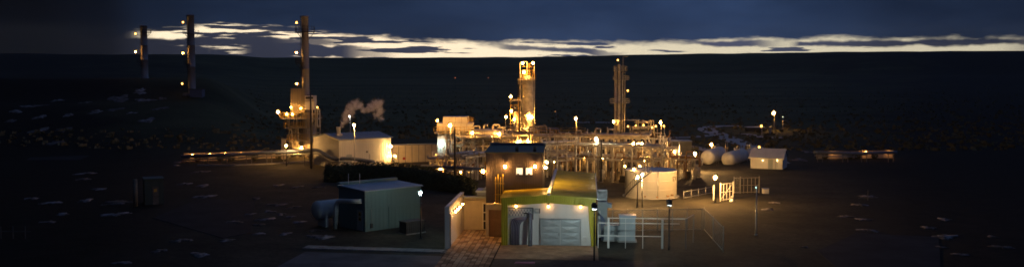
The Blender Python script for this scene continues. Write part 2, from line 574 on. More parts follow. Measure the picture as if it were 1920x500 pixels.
def ground_material():
    m = bpy.data.materials.new('steppe_ground')
    m.use_nodes = True
    nt = m.node_tree
    bs = nt.nodes['Principled BSDF']
    bs.inputs['Roughness'].default_value = 0.95
    bs.inputs['Specular IOR Level'].default_value = 0.1
    tcn = nt.nodes.new('ShaderNodeTexCoord')

    def nz(scale, sc=(1, 1, 1), detail=6.0, rough=0.6):
        mp = nt.nodes.new('ShaderNodeMapping')
        mp.inputs['Scale'].default_value = sc
        nt.links.new(tcn.outputs['Object'], mp.inputs[0])
        n = nt.nodes.new('ShaderNodeTexNoise')
        n.inputs['Scale'].default_value = scale
        n.inputs['Detail'].default_value = detail
        n.inputs['Roughness'].default_value = rough
        nt.links.new(mp.outputs[0], n.inputs['Vector'])
        return n.outputs[0]

    def ramp(fac, stops):
        r = nt.nodes.new('ShaderNodeValToRGB')
        while len(r.color_ramp.elements) < len(stops):
            r.color_ramp.elements.new(0.5)
        for e, (p, c) in zip(r.color_ramp.elements, stops):
            e.position = p
            e.color = c + (1,)
        nt.links.new(fac, r.inputs[0])
        return r.outputs[0]

    def mixn(fac, a, b_):
        n = nt.nodes.new('ShaderNodeMix')
        n.data_type = 'RGBA'
        if isinstance(fac, float):
            n.inputs[0].default_value = fac
        else:
            nt.links.new(fac, n.inputs[0])
        nt.links.new(a, n.inputs[6])
        nt.links.new(b_, n.inputs[7])
        return n.outputs[2]

    grass = ramp(nz(0.012, (0.35, 1.6, 1), 8.0, 0.7), [(0.32, (0.055, 0.062, 0.030)), (0.5, (0.105, 0.112, 0.052)), (0.68, (0.165, 0.160, 0.078))])
    soil = ramp(nz(0.16, (1, 1, 1), 8.0, 0.7), [(0.3, (0.030, 0.028, 0.022)), (0.5, (0.058, 0.053, 0.040)), (0.7, (0.098, 0.090, 0.066))])
    # bare soil inside the plant's yard, grass beyond it
    sepn = nt.nodes.new('ShaderNodeVectorMath')
    sepn.operation = 'LENGTH'
    nt.links.new(tcn.outputs['Object'], sepn.inputs[0])
    mr = nt.nodes.new('ShaderNodeMapRange')
    mr.inputs[1].default_value = 170.0
    mr.inputs[2].default_value = 260.0
    nt.links.new(sepn.outputs['Value'], mr.inputs[0])
    col = mixn(mr.outputs[0], soil, grass)
    # both flanks of the plant painted darker as shade, with a ragged border
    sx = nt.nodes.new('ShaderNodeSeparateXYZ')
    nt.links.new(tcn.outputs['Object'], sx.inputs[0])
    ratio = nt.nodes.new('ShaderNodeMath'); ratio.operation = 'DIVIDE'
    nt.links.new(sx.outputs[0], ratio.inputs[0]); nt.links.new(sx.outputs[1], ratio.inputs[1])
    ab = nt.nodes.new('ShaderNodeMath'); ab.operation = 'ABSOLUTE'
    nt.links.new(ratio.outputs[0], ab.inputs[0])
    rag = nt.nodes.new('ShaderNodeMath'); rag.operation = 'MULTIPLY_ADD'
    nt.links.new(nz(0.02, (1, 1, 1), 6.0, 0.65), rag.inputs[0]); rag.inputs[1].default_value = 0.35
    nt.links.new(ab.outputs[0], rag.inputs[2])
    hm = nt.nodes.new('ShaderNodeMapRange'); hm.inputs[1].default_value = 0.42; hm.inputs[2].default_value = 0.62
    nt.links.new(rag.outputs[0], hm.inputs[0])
    flank_shade = ramp(nz(0.4, (1, 1, 1), 6.0, 0.7), [(0.3, (0.006, 0.006, 0.005)), (0.7, (0.020, 0.018, 0.015))])
    col = mixn(hm.outputs[0], col, flank_shade)
    fine = ramp(nz(1.7, (1, 1, 1), 6.0, 0.75), [(0.3, (0.55, 0.55, 0.55)), (0.7, (1.25, 1.25, 1.25))])
    mul = nt.nodes.new('ShaderNodeMix')
    mul.data_type = 'RGBA'
    mul.blend_type = 'MULTIPLY'
    mul.inputs[0].default_value = 1.0
    nt.links.new(col, mul.inputs[6])
    nt.links.new(fine, mul.inputs[7])
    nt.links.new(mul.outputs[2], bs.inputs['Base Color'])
    bp = nt.nodes.new('ShaderNodeBump')
    bp.inputs['Strength'].default_value = 0.7
    bp.inputs['Distance'].default_value = 0.12
    nt.links.new(nz(0.9, (1, 1, 1), 6.0, 0.7), bp.inputs['Height'])
    nt.links.new(bp.outputs[0], bs.inputs['Normal'])
    return m

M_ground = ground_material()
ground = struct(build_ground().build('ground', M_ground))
ground['label'] = 'dark steppe plain running back to a long flat ridge under the sky'

def hit_ground(px, py):
    d = ray(px, py)
    t, step = 60.0, 1.5
    while t < 2500:
        p = Vector((0, 0, H)) + d * t
        if p.z <= ground_h(p.x, p.y):
            return p
        t += step
        step = 1.5 + t * 0.004
    return None

# ---------------------------------------------------------------- roads, pads, snow
def strip(name, pts, width, z, material):
    """a road following ground points, with real thickness"""
    b = MB()
    n = len(pts)
    L, R_ = [], []
    for i, p in enumerate(pts):
        d = (pts[min(i + 1, n - 1)] - pts[max(i - 1, 0)])
        d.z = 0
        d.normalize()
        s = Vector((-d.y, d.x, 0)) * (width / 2)
        for arr, q in ((L, p + s), (R_, p - s)):
            arr.append(Vector((q.x, q.y, ground_h(q.x, q.y))))
    vs_ = []
    for l, r in zip(L, R_):
        vs_ += [l + Vector((0, 0, z)), r + Vector((0, 0, z)), l - Vector((0, 0, 0.3)), r - Vector((0, 0, 0.3))]
    fs = []
    for i in range(n - 1):
        a, c = 4 * i, 4 * (i + 1)
        fs += [(a, a + 1, c + 1, c), (a + 2, a, c, c + 2), (a + 1, a + 3, c + 3, c + 1)]
    b.add(vs_, fs)
    return b.build(name, material)

def smooth_path(pix, steps=6):
    pts = [hit_ground(x, y) for x, y in pix]
    out = []
    for i in range(len(pts) - 1):
        p0, p1, p2, p3 = pts[max(i - 1, 0)], pts[i], pts[i + 1], pts[min(i + 2, len(pts) - 1)]
        for k in range(steps):
            t = k / steps
            out.append(0.5 * ((2 * p1) + (p2 - p0) * t + (2 * p0 - 5 * p1 + 4 * p2 - p3) * t * t + (3 * p1 - p0 - 3 * p2 + p3) * t ** 3))
    out.append(pts[-1])
    return out

struct(strip('road', smooth_path([(1455, 306), (1425, 288), (1400, 273), (1372, 262), (1345, 252), (1325, 244), (1330, 239), (1350, 237), (1385, 236)]), 5.0, 0.05, M_road))
struct(strip('road', smooth_path([(1225, 262), (1262, 259), (1300, 257), (1335, 254)]), 3.0, 0.07, M_road))
struct(strip('road', smooth_path([(1290, 274), (1312, 279), (1330, 284)]), 2.6, 0.06, M_road))
struct(strip('path', smooth_path([(1395, 252), (1430, 257), (1468, 259)]), 3.0, 0.06, M_road))
struct(strip('path', smooth_path([(1085, 229.5), (1130, 230), (1150, 230.5)]), 5.0, 0.06, M_road))

def pad(name, pix, z, material, z0=-0.2):
    poly = [G(x, y) for x, y in pix]
    ar = sum(poly[i].x * poly[(i + 1) % len(poly)].y - poly[(i + 1) % len(poly)].x * poly[i].y for i in range(len(poly)))
    if ar < 0:
        poly.reverse()
    return struct(MB().prism(poly, z0, z).build(name, material))

pad('yard_pad', [(572, 472), (828, 480), (808, 520), (480, 520), (520, 500)], 0.05, M_concd)
M_pad = mat('dark_wet_pad', (0.026, 0.026, 0.029), 0.8, var=0.4, scale=0.3, bump=0.01, bscale=4)
pad('yard_pad', [(286, 408), (372, 372), (478, 376), (470, 436), (418, 446)], 0.03, M_pad)
pad('yard_pad', [(1532, 470), (1606, 436), (1760, 444), (1765, 520), (1590, 520)], 0.03, M_pad)
pad('yard_pad', [(48, 300), (100, 270), (210, 272), (150, 300)], 0.03, M_pad)

# a row of pale edging slabs along the yard pad, each its own piece
a0, a1 = G(566, 466), G(836, 474)
dv = (a1 - a0).normalized()
nv = Vector((-dv.y, dv.x, 0))
rng = random.Random(5)
L_e = (a1 - a0).length
edging = struct(MB().prism([a0 + nv * -0.1, a1 + nv * -0.1, a1 + nv * 1.55, a0 + nv * 1.55], -0.2, 0.03).build('kerb_bed', M_concd))
k, s = 0, 0.0
while s < L_e - 0.5:
    w = rng.uniform(0.55, 0.72)
    for row in range(2):
        p = a0 + dv * s + nv * (row * 0.74)
        q = p + dv * (w - 0.05)
        t = nv * 0.69
        z = 0.09 + rng.uniform(-0.02, 0.02)
        MB().prism([p, q, q + t + dv * 0.12, p + t + dv * 0.12], 0.0, z).build('slab', M_conc, edging)
    s += w

SNOW = [  # pixel x, y, width in pixels
    (222, 188, 60), (272, 190, 40), (262, 174, 34), (300, 205, 32), (304, 186, 18), (74, 246, 34), (214, 207, 30), (60, 199, 36), (106, 190, 24),
    (120, 243, 30), (276, 226, 36), (180, 210, 30), (160, 193, 26), (30, 210, 26), (75, 222, 26), (20, 230, 22), (128, 216, 22), (245, 213, 20), (374, 323, 32), (346, 347, 32), (380, 349, 30), (336, 304, 34), (330, 312, 20), (161, 326, 32), (156, 338, 28), (187, 357, 32),
    (161, 379, 36), (221, 380, 60), (99, 380, 40), (218, 402, 56), (104, 268, 32), (385, 369, 46), (118, 402, 30), (90, 420, 34), (60, 372, 30), (230, 495, 40), (300, 470, 40), (340, 452, 50), (375, 480, 60),
    (520, 386, 44), (506, 398, 30), (528, 402, 26), (550, 388, 30), (562, 419, 34), (536, 441, 34), (592, 432, 34), (604, 444, 70), (500, 412, 40), (486, 424, 30), (486, 442, 30), (545, 408, 22), (555, 352, 34), (520, 348, 30), (470, 404, 24), (480, 372, 26), (440, 420, 40), (425, 452, 40), (600, 352, 26),
    (1611, 387, 32), (1628, 371, 36), (1585, 409, 36), (1618, 411, 30), (1770, 447, 60), (1765, 465, 24), (1803, 481, 32), (1629, 433, 42), (1880, 465, 40), (1770, 411, 30), (1740, 430, 30), (1860, 447, 24), (1440, 395, 34), (1452, 383, 24), (1500, 300, 44), (1515, 285, 30), (1508, 468, 20)]
def snow_material(name, snow, soil, lo, hi):
    m = bpy.data.materials.new(name)
    m.use_nodes = True
    nt = m.node_tree
    bs = nt.nodes['Principled BSDF']
    bs.inputs['Roughness'].default_value = 0.85
    tcn = nt.nodes.new('ShaderNodeTexCoord')
    mp = nt.nodes.new('ShaderNodeMapping')
    mp.inputs['Scale'].default_value = (0.45, 0.22, 1.0)
    n = nt.nodes.new('ShaderNodeTexNoise')
    n.inputs['Scale'].default_value = 2.2
    n.inputs['Detail'].default_value = 8.0
    n.inputs['Roughness'].default_value = 0.72
    nt.links.new(tcn.outputs['Object'], mp.inputs[0])
    nt.links.new(mp.outputs[0], n.inputs['Vector'])
    r = nt.nodes.new('ShaderNodeValToRGB')
    r.color_ramp.elements[0].position = lo
    r.color_ramp.elements[1].position = hi
    r.color_ramp.elements[0].color = soil + (1,)
    r.color_ramp.elements[1].color = snow + (1,)
    nt.links.new(n.outputs[0], r.inputs[0])
    nt.links.new(r.outputs[0], bs.inputs['Base Color'])
    return m
M_snow = snow_material('patchy_snow', (0.34, 0.31, 0.33), (0.030, 0.026, 0.022), 0.44, 0.62)
M_snowd = snow_material('thawing_snow', (0.24, 0.20, 0.21), (0.030, 0.026, 0.022), 0.47, 0.66)
rng = random.Random(11)
for i, (px, py, w) in enumerate(SNOW):
    p = hit_ground(px, py)
    if p is None:
        continue
    D = math.hypot(p.x, p.y)
    # half-length across the view, half-depth along it (what a patch that looks w by w/6 pixels measures on the ground)
    hx = w * D / F * 0.5
    hy = min(hx * 1.9, max(hx * 0.5, 0.09 * w * D / F * D / H))
    n = 30
    ph = [rng.uniform(0, 6.28) for _ in range(4)]
    sh = rng.uniform(-0.6, 0.6)
    top, bot = [], []
    for k in range(n):
        a = 2 * math.pi * k / n
        rr = 0.66 + 0.20 * math.sin(2 * a + ph[0]) + 0.15 * math.sin(3 * a + ph[1]) + 0.12 * math.sin(5 * a + ph[2]) + 0.08 * math.sin(9 * a + ph[3]) + rng.uniform(-0.16, 0.16)
        y = p.y + hy * rr * math.sin(a)
        x = p.x + hx * rr * math.cos(a) + sh * (y - p.y) * 0.3
        z = ground_h(x, y)
        top.append(Vector((p.x + (x - p.x) * 0.9, p.y + (y - p.y) * 0.9, z + 0.03 + 0.015 * D / 100)))
        bot.append(Vector((x, y, z - 0.12)))
    b = MB()
    c = Vector((p.x, p.y, ground_h(p.x, p.y) + 0.05 + 0.03 * D / 100))
    b.add(top + bot + [c], [(k, (k + 1) % n, 2 * n) for k in range(n)] + [(k + n, (k + 1) % n + n, (k + 1) % n, k) for k in range(n)], True)
    b.build('snow_patch', M_snow if i % 3 else M_snowd, ground)

# low steppe scrub: uncountable tufts over the near ground and the plain
def scrub():
    rng = random.Random(21)
    b = MB()
    done = 0
    while done < 4000:
        px = rng.uniform(-40, 1960)
        py = rng.uniform(152, 285)
        if py > 262 and 590 < px < 1300 and py < 470 and not (px > 1240 and py > 385):
            continue
        if 560 < px < 1130 and py > 400:
            continue
        p = G(px, py)
        if p.y < 200:
            continue
        else:
            z = ground_h(p.x, p.y)
            if z > 3.0:
                continue
        D = p.y
        h = rng.uniform(0.05, 0.14) if D < 190 else rng.uniform(0.25, 0.7)
        w = h * rng.uniform(0.8, 2.0)
        for q in range(4):
            a = rng.uniform(0, 3.14)
            dx, dy = math.cos(a) * w, math.sin(a) * w
            ox, oy = rng.uniform(-w, w) * 0.5, rng.uniform(-w, w) * 0.5
            lx, ly = rng.uniform(-0.5, 0.5) * h, rng.uniform(-0.5, 0.5) * h
            b.add([(p.x + ox - dx * .5, p.y + oy - dy * .5, z - 0.05), (p.x + ox + dx * .5, p.y + oy + dy * .5, z - 0.05), (p.x + ox + dx * .3 + lx, p.y + oy + dy * .3 + ly, z + h), (p.x + ox - dx * .2 + lx, p.y + oy - dy * .2 + ly, z + h * 0.8)], [(0, 1, 2, 3)])
        done += 1
    o = b.build('scrub', mat('dry_scrub', (0.20, 0.19, 0.11), 0.95, var=0.4, scale=0.3))
    o['kind'] = 'stuff'
    tag(o, 'dry low steppe scrub dotted over the dark ground', 'scrub')
scrub()

# ---------------------------------------------------------------- lamps
def bulb_and_halo(c, r, e, t, world=False):
    MB().ball(c, r * 0.52, 12, 8).build('bulb', e, t, world)
    if e.name in HALO:
        MB().ball(c, r * 1.12, 14, 10).build('halo_shell', HALO[e.name], t, world)  # added shell that stands in for the glare round the bulb

def lamp(px, py, Y, label, kind='post', base=None, r=0.24, e=None, name=None, group=None, drop=1.2, side=1, wall=None, hood=True):
    """a lamp whose bulb is seen at the pixel; post: pole down to the ground, stub: short pole of length drop, wall: bracket reaching back along vector wall"""
    e = e or E_sod
    c = P(px, py, Y)
    if kind == 'post':
        gz = ground_h(c.x, c.y) if base is None else base
        loc = Vector((c.x + side * 0.35, c.y + 0.1, gz))
    elif kind == 'stub':
        loc = Vector((c.x + side * 0.30, c.y + 0.12, c.z - drop))
    else:
        loc = c + Vector(wall)
    nm = name or {'post': 'lamp_post', 'stub': 'stub_lamp', 'wall': 'wall_lamp'}[kind]
    t = thing(nm, label, 'lamp', loc, 0.0, group)
    if kind in ('post', 'stub'):
        pr = 0.075 if kind == 'post' else 0.045
        top = Vector((loc.x, loc.y, c.z + r * 0.9 if abs(side) > 0.1 else c.z - r * 1.3))
        b = MB().tube([loc - Vector((0, 0, 0.15)), loc + Vector((0, 0, 0.5)), top], [pr * 1.4, pr * 1.1, pr * 0.7], 8)
        if kind == 'post':
            b.lathe(loc, [(pr * 2.4, -0.05), (pr * 2.4, 0.06), (pr * 1.6, 0.10)], 10)
        b.build('pole', (M_galv if abs(side) > 0.1 else M_dark) if kind == 'post' else M_steel, t, True)
        if abs(side) > 0.1:
            MB().bent([top - Vector((0, 0, 0.02)), Vector((c.x, c.y + 0.05, c.z + r * 1.35)), c + Vector((0, 0, r * 0.95))], 0.03, 6).build('arm', M_galv, t, True)
        else:
            MB().lathe(c, [(r * 0.35, -r * 1.35), (r * 0.5, -r * 1.2), (r * 0.45, -r * 1.0)], 10).build('socket', M_galv, t, True)
    else:
        MB().bent([loc, loc * 0.5 + c * 0.5 + Vector((0, 0, r * 1.1)), c + Vector((0, 0, r * 0.9))], 0.025, 6).build('bracket', M_dark, t, True)
    if hood:
        MB().lathe(c, [(r * 0.2, r * 1.45), (r * 0.5, r * 1.38), (r * 0.8, r * 1.18), (r * 0.76, r * 1.17), (r * 0.45, r * 1.3), (r * 0.2, r * 1.34)], 12).build('hood', M_steel, t, True)
    bulb_and_halo(c, r, e, t, True)
    return t

# ---------------------------------------------------------------- the compound in front: its own turned frame
YAW = math.radians(-4.4)
O0 = G(940, 460)
O0.z = 0.0
CU = Vector((math.cos(YAW), math.sin(YAW), 0))
CV = Vector((-math.sin(YAW), math.cos(YAW), 0))

def L2W(u, v, z=0.0):
    return O0 + CU * u + CV * v + Vector((0, 0, z))

def local_lamp(u, v, z, label, r=0.15, e=None, group=None, back=(0, 0.33, 0.05)):
    """bulkhead lamp on a wall of the compound"""
    loc = L2W(u + back[0], v + back[1], z + back[2])
    t = thing('wall_lamp', label, 'lamp', loc, YAW, group)
    c = Vector((-back[0], -back[1], -back[2]))
    n = Vector(back).normalized()
    MB().tube([Vector((0, 0, 0)) + n * 0.02, Vector((0, 0, 0)) - n * 0.05], 0.11, 10).build('base_plate', M_dark, t)
    MB().bent([(0, 0, 0), (c.x * 0.55, c.y * 0.55, c.z + r * 1.2), (c.x, c.y, c.z + r * 0.9)], 0.025, 6).build('bracket', M_dark, t)
    MB().lathe(c, [(r * 0.2, r * 1.45), (r * 0.6, r * 1.38), (r * 0.9, r * 1.18), (r * 0.86, r * 1.17), (r * 0.5, r * 1.3), (r * 0.2, r * 1.34)], 12).build('hood', M_dark, t)
    bulb_and_halo(c, r, e or E_face, t)
    return t

WB, DB, EAVE, RID = 8.9, 22.6, 4.58, 4.90
hall = thing('control_building', 'low hall with olive yellow sheet roof and three lamps over its metal doors', 'building', L2W(0, 0), YAW)
# walls: front half full width, rear half right of the ridge only
MB().box(0.45, WB - 0.45, 0.395, 0.62, 0, 4.3).build('front_wall', M_wall, hall)
for q in range(7):
    MB().box(0.47 + q * 1.142, 0.47 + (q + 1) * 1.142 - 0.025, 0.376, 0.393, 0.05, 4.28).build('wall_panel', M_wall, hall)
ribbed((0.06, 5.1, 0), (0, -1, 0), 5.05, lambda s: EAVE - 0.05, 0.25, 0.05, (-1, 0, 0)).build('side_wall', M_facey, hall)
ribbed((WB - 0.06, 0.05, 0), (0, 1, 0), DB - 0.1, lambda s: EAVE - 0.05, 0.25, 0.05, (1, 0, 0)).build('side_wall', M_facey, hall)
MB().wallprism([(4.5, 0), (WB - 0.1, 0), (WB - 0.1, EAVE - 0.05), (4.5, RID - 0.05)], DB - 0.25, DB - 0.1).build('rear_wall', M_wall, hall)
MB().box(4.42, 4.55, 5.2, DB - 0.3, 0, RID - 0.03).build('inner_wall', M_wall, hall)
MB().box(0.15, 4.4, 4.95, 5.12, 0, EAVE).build('rear_wall', M_wall, hall)
# yellow portal: ribbed side strips and gable band
ribbed((0, 0, 0), (1, 0, 0), 0.62, lambda s: 4.2, 0.21, 0.05, (0, -1, 0)).build('yellow_strip', M_facey, hall)
MB().box(0.0, 0.58, 0.02, 0.6, 0, 4.2).build('strip_backing', M_facey, hall)
ribbed((WB - 0.72, 0, 0), (1, 0, 0), 0.72, lambda s: 4.2, 0.24, 0.05, (0, -1, 0), z0=lambda s: max(0.0, 4.2 - (s + 0.02) * 12.0)).build('yellow_strip', M_facey, hall)
MB().wallprism([(WB - 0.70, 4.2), (WB - 0.36, 0), (WB, 0), (WB, 4.2)], 0.02, 0.6).build('strip_backing', M_facey, hall)
gtop = lambda s: EAVE + (RID - EAVE) * (1 - abs(s - WB / 2) / (WB / 2))
ribbed((0, -0.02, 0), (1, 0, 0), WB, lambda s: gtop(s) - 0.06, 0.21, 0.05, (0, -1, 0), z0=lambda s: gtop(s) - 0.78).build('gable_band', M_facey, hall)
MB().wallprism([(0, EAVE - 0.75), (WB / 2, RID - 0.75), (WB, EAVE - 0.75), (WB, EAVE - 0.07), (WB / 2, RID - 0.07), (0, EAVE - 0.07)], 0.0, 0.37).build('gable_backing', M_facey, hall)

def roof_sheet(u0, u1, z0, z1, v0, v1, pitch=0.33, depth=0.045):
    b = MB()
    prof = []
    v = v0
    while v < v1 - 1e-6:
        for f, d in ((0, 0), (0.55, 0), (0.65, depth), (0.9, depth)):
            if v + f * pitch <= v1:
                prof.append((v + f * pitch, d))
        v += pitch
    prof.append((v1, 0))
    vs_ = []
    for v, d in prof:
        vs_ += [(u0, v, z0 + d), (u1, v, z1 + d), (u0, v, z0 - 0.05), (u1, v, z1 - 0.05)]
    fs = []
    for i in range(len(prof) - 1):
        a, c = 4 * i, 4 * i + 4
        fs += [(a, a + 1, c + 1, c), (a + 2, c + 2, c + 3, a + 3), (a, c, c + 2, a + 2), (a + 1, a + 3, c + 3, c + 1)]
    e = 4 * (len(prof) - 1)
    fs += [(0, 2, 3, 1), (e, e + 1, e + 3, e + 2)]
    b.add(vs_, fs)
    return b
# roof in separate sheets of about three metres
v = -0.15
while v < 4.9:
    v2 = min(5.15, v + 2.65)
    roof_sheet(-0.12, WB / 2 - 0.05, EAVE, RID, v, v2 - 0.02).build('roof_sheet', M_roofy, hall)
    v = v2
v = -0.15
while v < DB - 0.1:
    v2 = min(DB, v + 2.94)
    roof_sheet(WB / 2 + 0.16, WB + 0.12, RID - 0.01, EAVE, v, v2 - 0.02).build('roof_sheet', M_roofy, hall)
    v = v2
MB().wallprism([(WB / 2 - 0.10, RID - 0.05), (WB / 2 + 0.17, RID - 0.05), (WB / 2 + 0.17, RID + 0.20), (WB / 2 - 0.10, RID + 0.20)], -0.12, DB - 0.05).build('ridge_flashing', M_galv, hall)
MB().beam((WB + 0.14, -0.15, EAVE - 0.03), (WB + 0.14, DB, EAVE - 0.03), 0.12, 0.10).build('gutter', M_galv, hall)
# double metal door with pressed panels
DU0, DU1, DH = 3.72, 7.42, 2.5
fr = MB().box(DU0 - 0.12, DU0, 0.28, 0.40, 0, DH + 0.12).box(DU1, DU1 + 0.12, 0.28, 0.40, 0, DH + 0.12).box(DU0, DU1, 0.28, 0.40, DH, DH + 0.12)
fr.build('door_frame', M_galv, hall)
mid = (DU0 + DU1) / 2
for (a, b_) in ((DU0 + 0.02, mid - 0.02), (mid + 0.02, DU1 - 0.02)):
    d = MB().box(a, b_, 0.33, 0.375, 0.02, DH - 0.02).build('door_leaf', M_door, hall)
    for q in range(4):
        z0, z1 = 0.06 + q * 0.605, 0.06 + q * 0.605 + 0.575
        x0, x1 = a + 0.05, b_ - 0.05
        xm, zm = (x0 + x1) / 2 + (0.25 if q % 2 else -0.25), (z0 + z1) / 2
        MB().add([(x0, 0.329, z0), (x1, 0.329, z0), (x1, 0.329, z1), (x0, 0.329, z1), (xm, 0.265, zm)], [(0, 1, 4), (1, 2, 4), (2, 3, 4), (3, 0, 4)]).build('panel', M_door, d)
MB().beam((mid - 0.12, 0.26, 1.0), (mid - 0.12, 0.26, 1.25), 0.04).build('handle', M_dark, hall)
# louvred cable panel, gauge plate, meter box, conduits
lp = MB().box(0.62, 2.92, 0.24, 0.37, 2.66, 3.56).build('cable_panel', M_greybox, hall)
for r_ in range(3):
    for c_ in range(15):
        MB().box(0.74 + c_ * 0.14, 0.81 + c_ * 0.14, 0.20, 0.24, 2.84 + r_ * 0.23, 3.00 + r_ * 0.23).build('terminal', M_white if (r_ + c_) % 2 else M_conduit, lp)
MB().box(0.60, 2.95, 0.22, 0.36, 3.565, 3.63).build('panel_cap', M_dark, hall)
MB().box(2.94, 3.02, 0.22, 0.36, 2.5, 3.6).build('panel_post', M_dark, hall)
gp = MB().box(3.12, 3.66, 0.30, 0.37, 3.08, 3.56).build('gauge_plate', M_greybox, hall)
for uu in (3.28, 3.44):
    MB().tube([(uu, 0.30, 3.34), (uu, 0.27, 3.34)], 0.07, 10).build('gauge', M_white, gp)
MB().box(3.58, 3.66, 0.26, 0.30, 3.1, 3.54).build('edge_strip', M_dark, gp)
MB().box(7.72, 8.08, 0.26, 0.37, 0.42, 0.90).build('meter_box', M_white, hall)
for q in range(6):
    u = 0.92 + q * 0.15
    MB().bent([(2.5 - q * 0.02, 0.26 - 0.02 * q, 2.75 - q * 0.03), (u + 0.22, 0.26 - 0.02 * q, 2.62 - q * 0.06), (u, 0.24, 2.2 - q * 0.05), (u - 0.02, 0.22, 0.0)], 0.055, 8, bend=0.5).build('conduit', M_conduit, hall)
for q, (uu, m) in enumerate(((2.62, M_dark), (2.76, M_bluepipe), (2.90, M_conduit))):
    MB().bent([(uu - 0.5, 0.20, 3.1), (uu, 0.16, 3.1), (uu, -0.12, 2.5), (uu, -0.30, -0.1)], 0.06, 8, bend=0.3).build('conduit', m, hall)
for uu, lab in ((1.40, 'round lamp above the cable panel at left of the white facade'), (4.45, 'round lamp under the gable peak in the middle of the white facade'), (7.48, 'round lamp at right of the white facade above the meter box')):
    local_lamp(uu, 0.02, 3.78, lab, r=0.22, e=E_face, group='three lamps on the white facade', back=(0, 0.36, 0.05))

# aprons, mat, paving
def lpoly(pts):
    return [L2W(u, v) for u, v in pts]
struct(MB().prism(lpoly([(-0.05, -6.6), (9.1, -6.6), (9.1, 0.36), (-0.05, 0.36)]), -0.2, 0.06).build('concrete_apron', M_apron))
struct(MB().prism(lpoly([(0.0, -11.5), (14, -11.5), (14, -6.61), (0.0, -6.61)]), -0.2, 0.03).build('forecourt', mat('wet_gravel', (0.07, 0.06, 0.055), 0.8, var=0.4, scale=2.0, bump=0.02, bscale=8)))
mt = MB().prism([(-0.85, -0.30), (0.85, -0.30), (0.95, 0.38), (-0.75, 0.38)], 0.035, 0.08).build('rubber_mat', M_mat)
mt.location = G(983, 493); mt.location.z = 0.0
tag(mt, 'pink oblong mat lying on the ground in front of the white facade', 'mat')
paving = struct(MB().prism(lpoly([(-4.75, -11.0), (-0.08, -11.0), (-0.08, 8.8), (-4.75, 8.8)]), -0.2, 0.03).build('paved_path', mat('dark_joint_soil', (0.02, 0.016, 0.013), 0.95)))
M_brickpv3 = mat('dark_paver', (0.22, 0.15, 0.10), 0.85, var=0.25, scale=0.8, bump=0.004)
rng = random.Random(3)
PU, PV = 0.46, 1.0
for i in range(10):
    v0 = -10.9 - (i % 2) * 0.5
    j = 0
    while v0 + j * PV < 8.7:
        ua, ub = -4.70 + i * PU, -4.70 + (i + 1) * PU - 0.075
        va, vb = max(-10.9, v0 + j * PV), min(8.75, v0 + (j + 1) * PV - 0.07)
        j += 1
        if vb - va < 0.1 or (va > 4.3 and ua > -2.0):
            continue
        z = 0.085 + rng.uniform(-0.015, 0.015)
        MB().prism(lpoly([(ua, va), (ub, va), (ub, vb), (ua, vb)]), 0.0, z).build('paver', rng.choice((M_brickpv, M_brickpv, M_brickpv2, M_brickpv3)), paving)

# entrance court: long white wall with lamps, rear wall with glazed door, cream porch
wallw = thing('court_wall', 'long white wall beside the paved path with a row of small lamps', 'wall', L2W(-4.95, -1.75), YAW)
MB().box(-0.06, 0.22, 0.0, 10.6, 0, 3.85).build('wall', M_wall, wallw)
MB().box(-0.12, 0.28, -0.05, 10.65, 3.855, 3.95).build('coping', M_galv, wallw)
MB().box(-0.14, 0.30, -0.30, -0.06, 0, 3.9).build('pillar', M_white, wallw)
MB().box(0.32, 0.40, -0.25, -0.05, 0, 3.3).build('downpipe', M_galv, wallw)
for v, lab in ((0.55, 'lamp on the long white wall nearest its front pillar'), (2.1, 'second lamp from the front on the long white wall'), (3.7, 'third lamp from the front on the long white wall'), (5.8, 'lamp farthest back on the long white wall by the glazed door')):
    local_lamp(-4.42, v, 3.12, lab, r=0.17, e=E_court, group='row of lamps on the court wall', back=(-0.31, 0, 0.05))
court = thing('court_rear_wall', 'cream rear wall of the entrance court with a glazed door', 'wall', L2W(-4.7, 8.82), YAW)
MB().box(0, 2.95, 0.02, 0.3, 0, 3.4).build('wall', M_cream, court)
MB().box(-0.05, 3.0, -0.35, 0.35, 3.4, 3.52).build('flashing', M_tealroof, court)
gd = MB().box(1.93, 2.05, -0.06, 0.015, 0, 2.9).box(2.62, 2.74, -0.06, 0.015, 0, 2.9).box(2.05, 2.62, -0.06, 0.015, 2.78, 2.9).build('door_frame', M_white, court)
for q in range(3):
    MB().box(2.06, 2.61, -0.03, 0.01, 0.12 + q * 0.9, 0.93 + q * 0.9).build('pane', M_glass, gd)
    MB().box(2.05, 2.62, -0.055, 0.0, 0.02 + q * 0.9, 0.12 + q * 0.9).build('crossbar', M_white, gd)
for q, (a, b_) in enumerate(((0.08, 0.93), (0.97, 1.85))):
    MB().box(a, b_, -0.03, 0.015, 0.05, 3.0).build('wall_panel', M_cream, court)
shed = thing('flat_roof_store', 'small blue grey flat roofed box behind the entrance court', 'building', L2W(-4.0, 9.3), YAW)
MB().box(0.6, 3.0, 0.0, 2.5, 0, 3.9).build('wall', M_bluepipe, shed)
MB().box(0.5, 3.1, -0.1, 2.6, 3.9, 4.05).build('roof', M_tealroof, shed)
MB().wallprism([(1.0, 4.05), (1.9, 4.05), (1.9, 4.7)], 0.3, 0.5).build('roof_fin', M_bluepipe, shed)

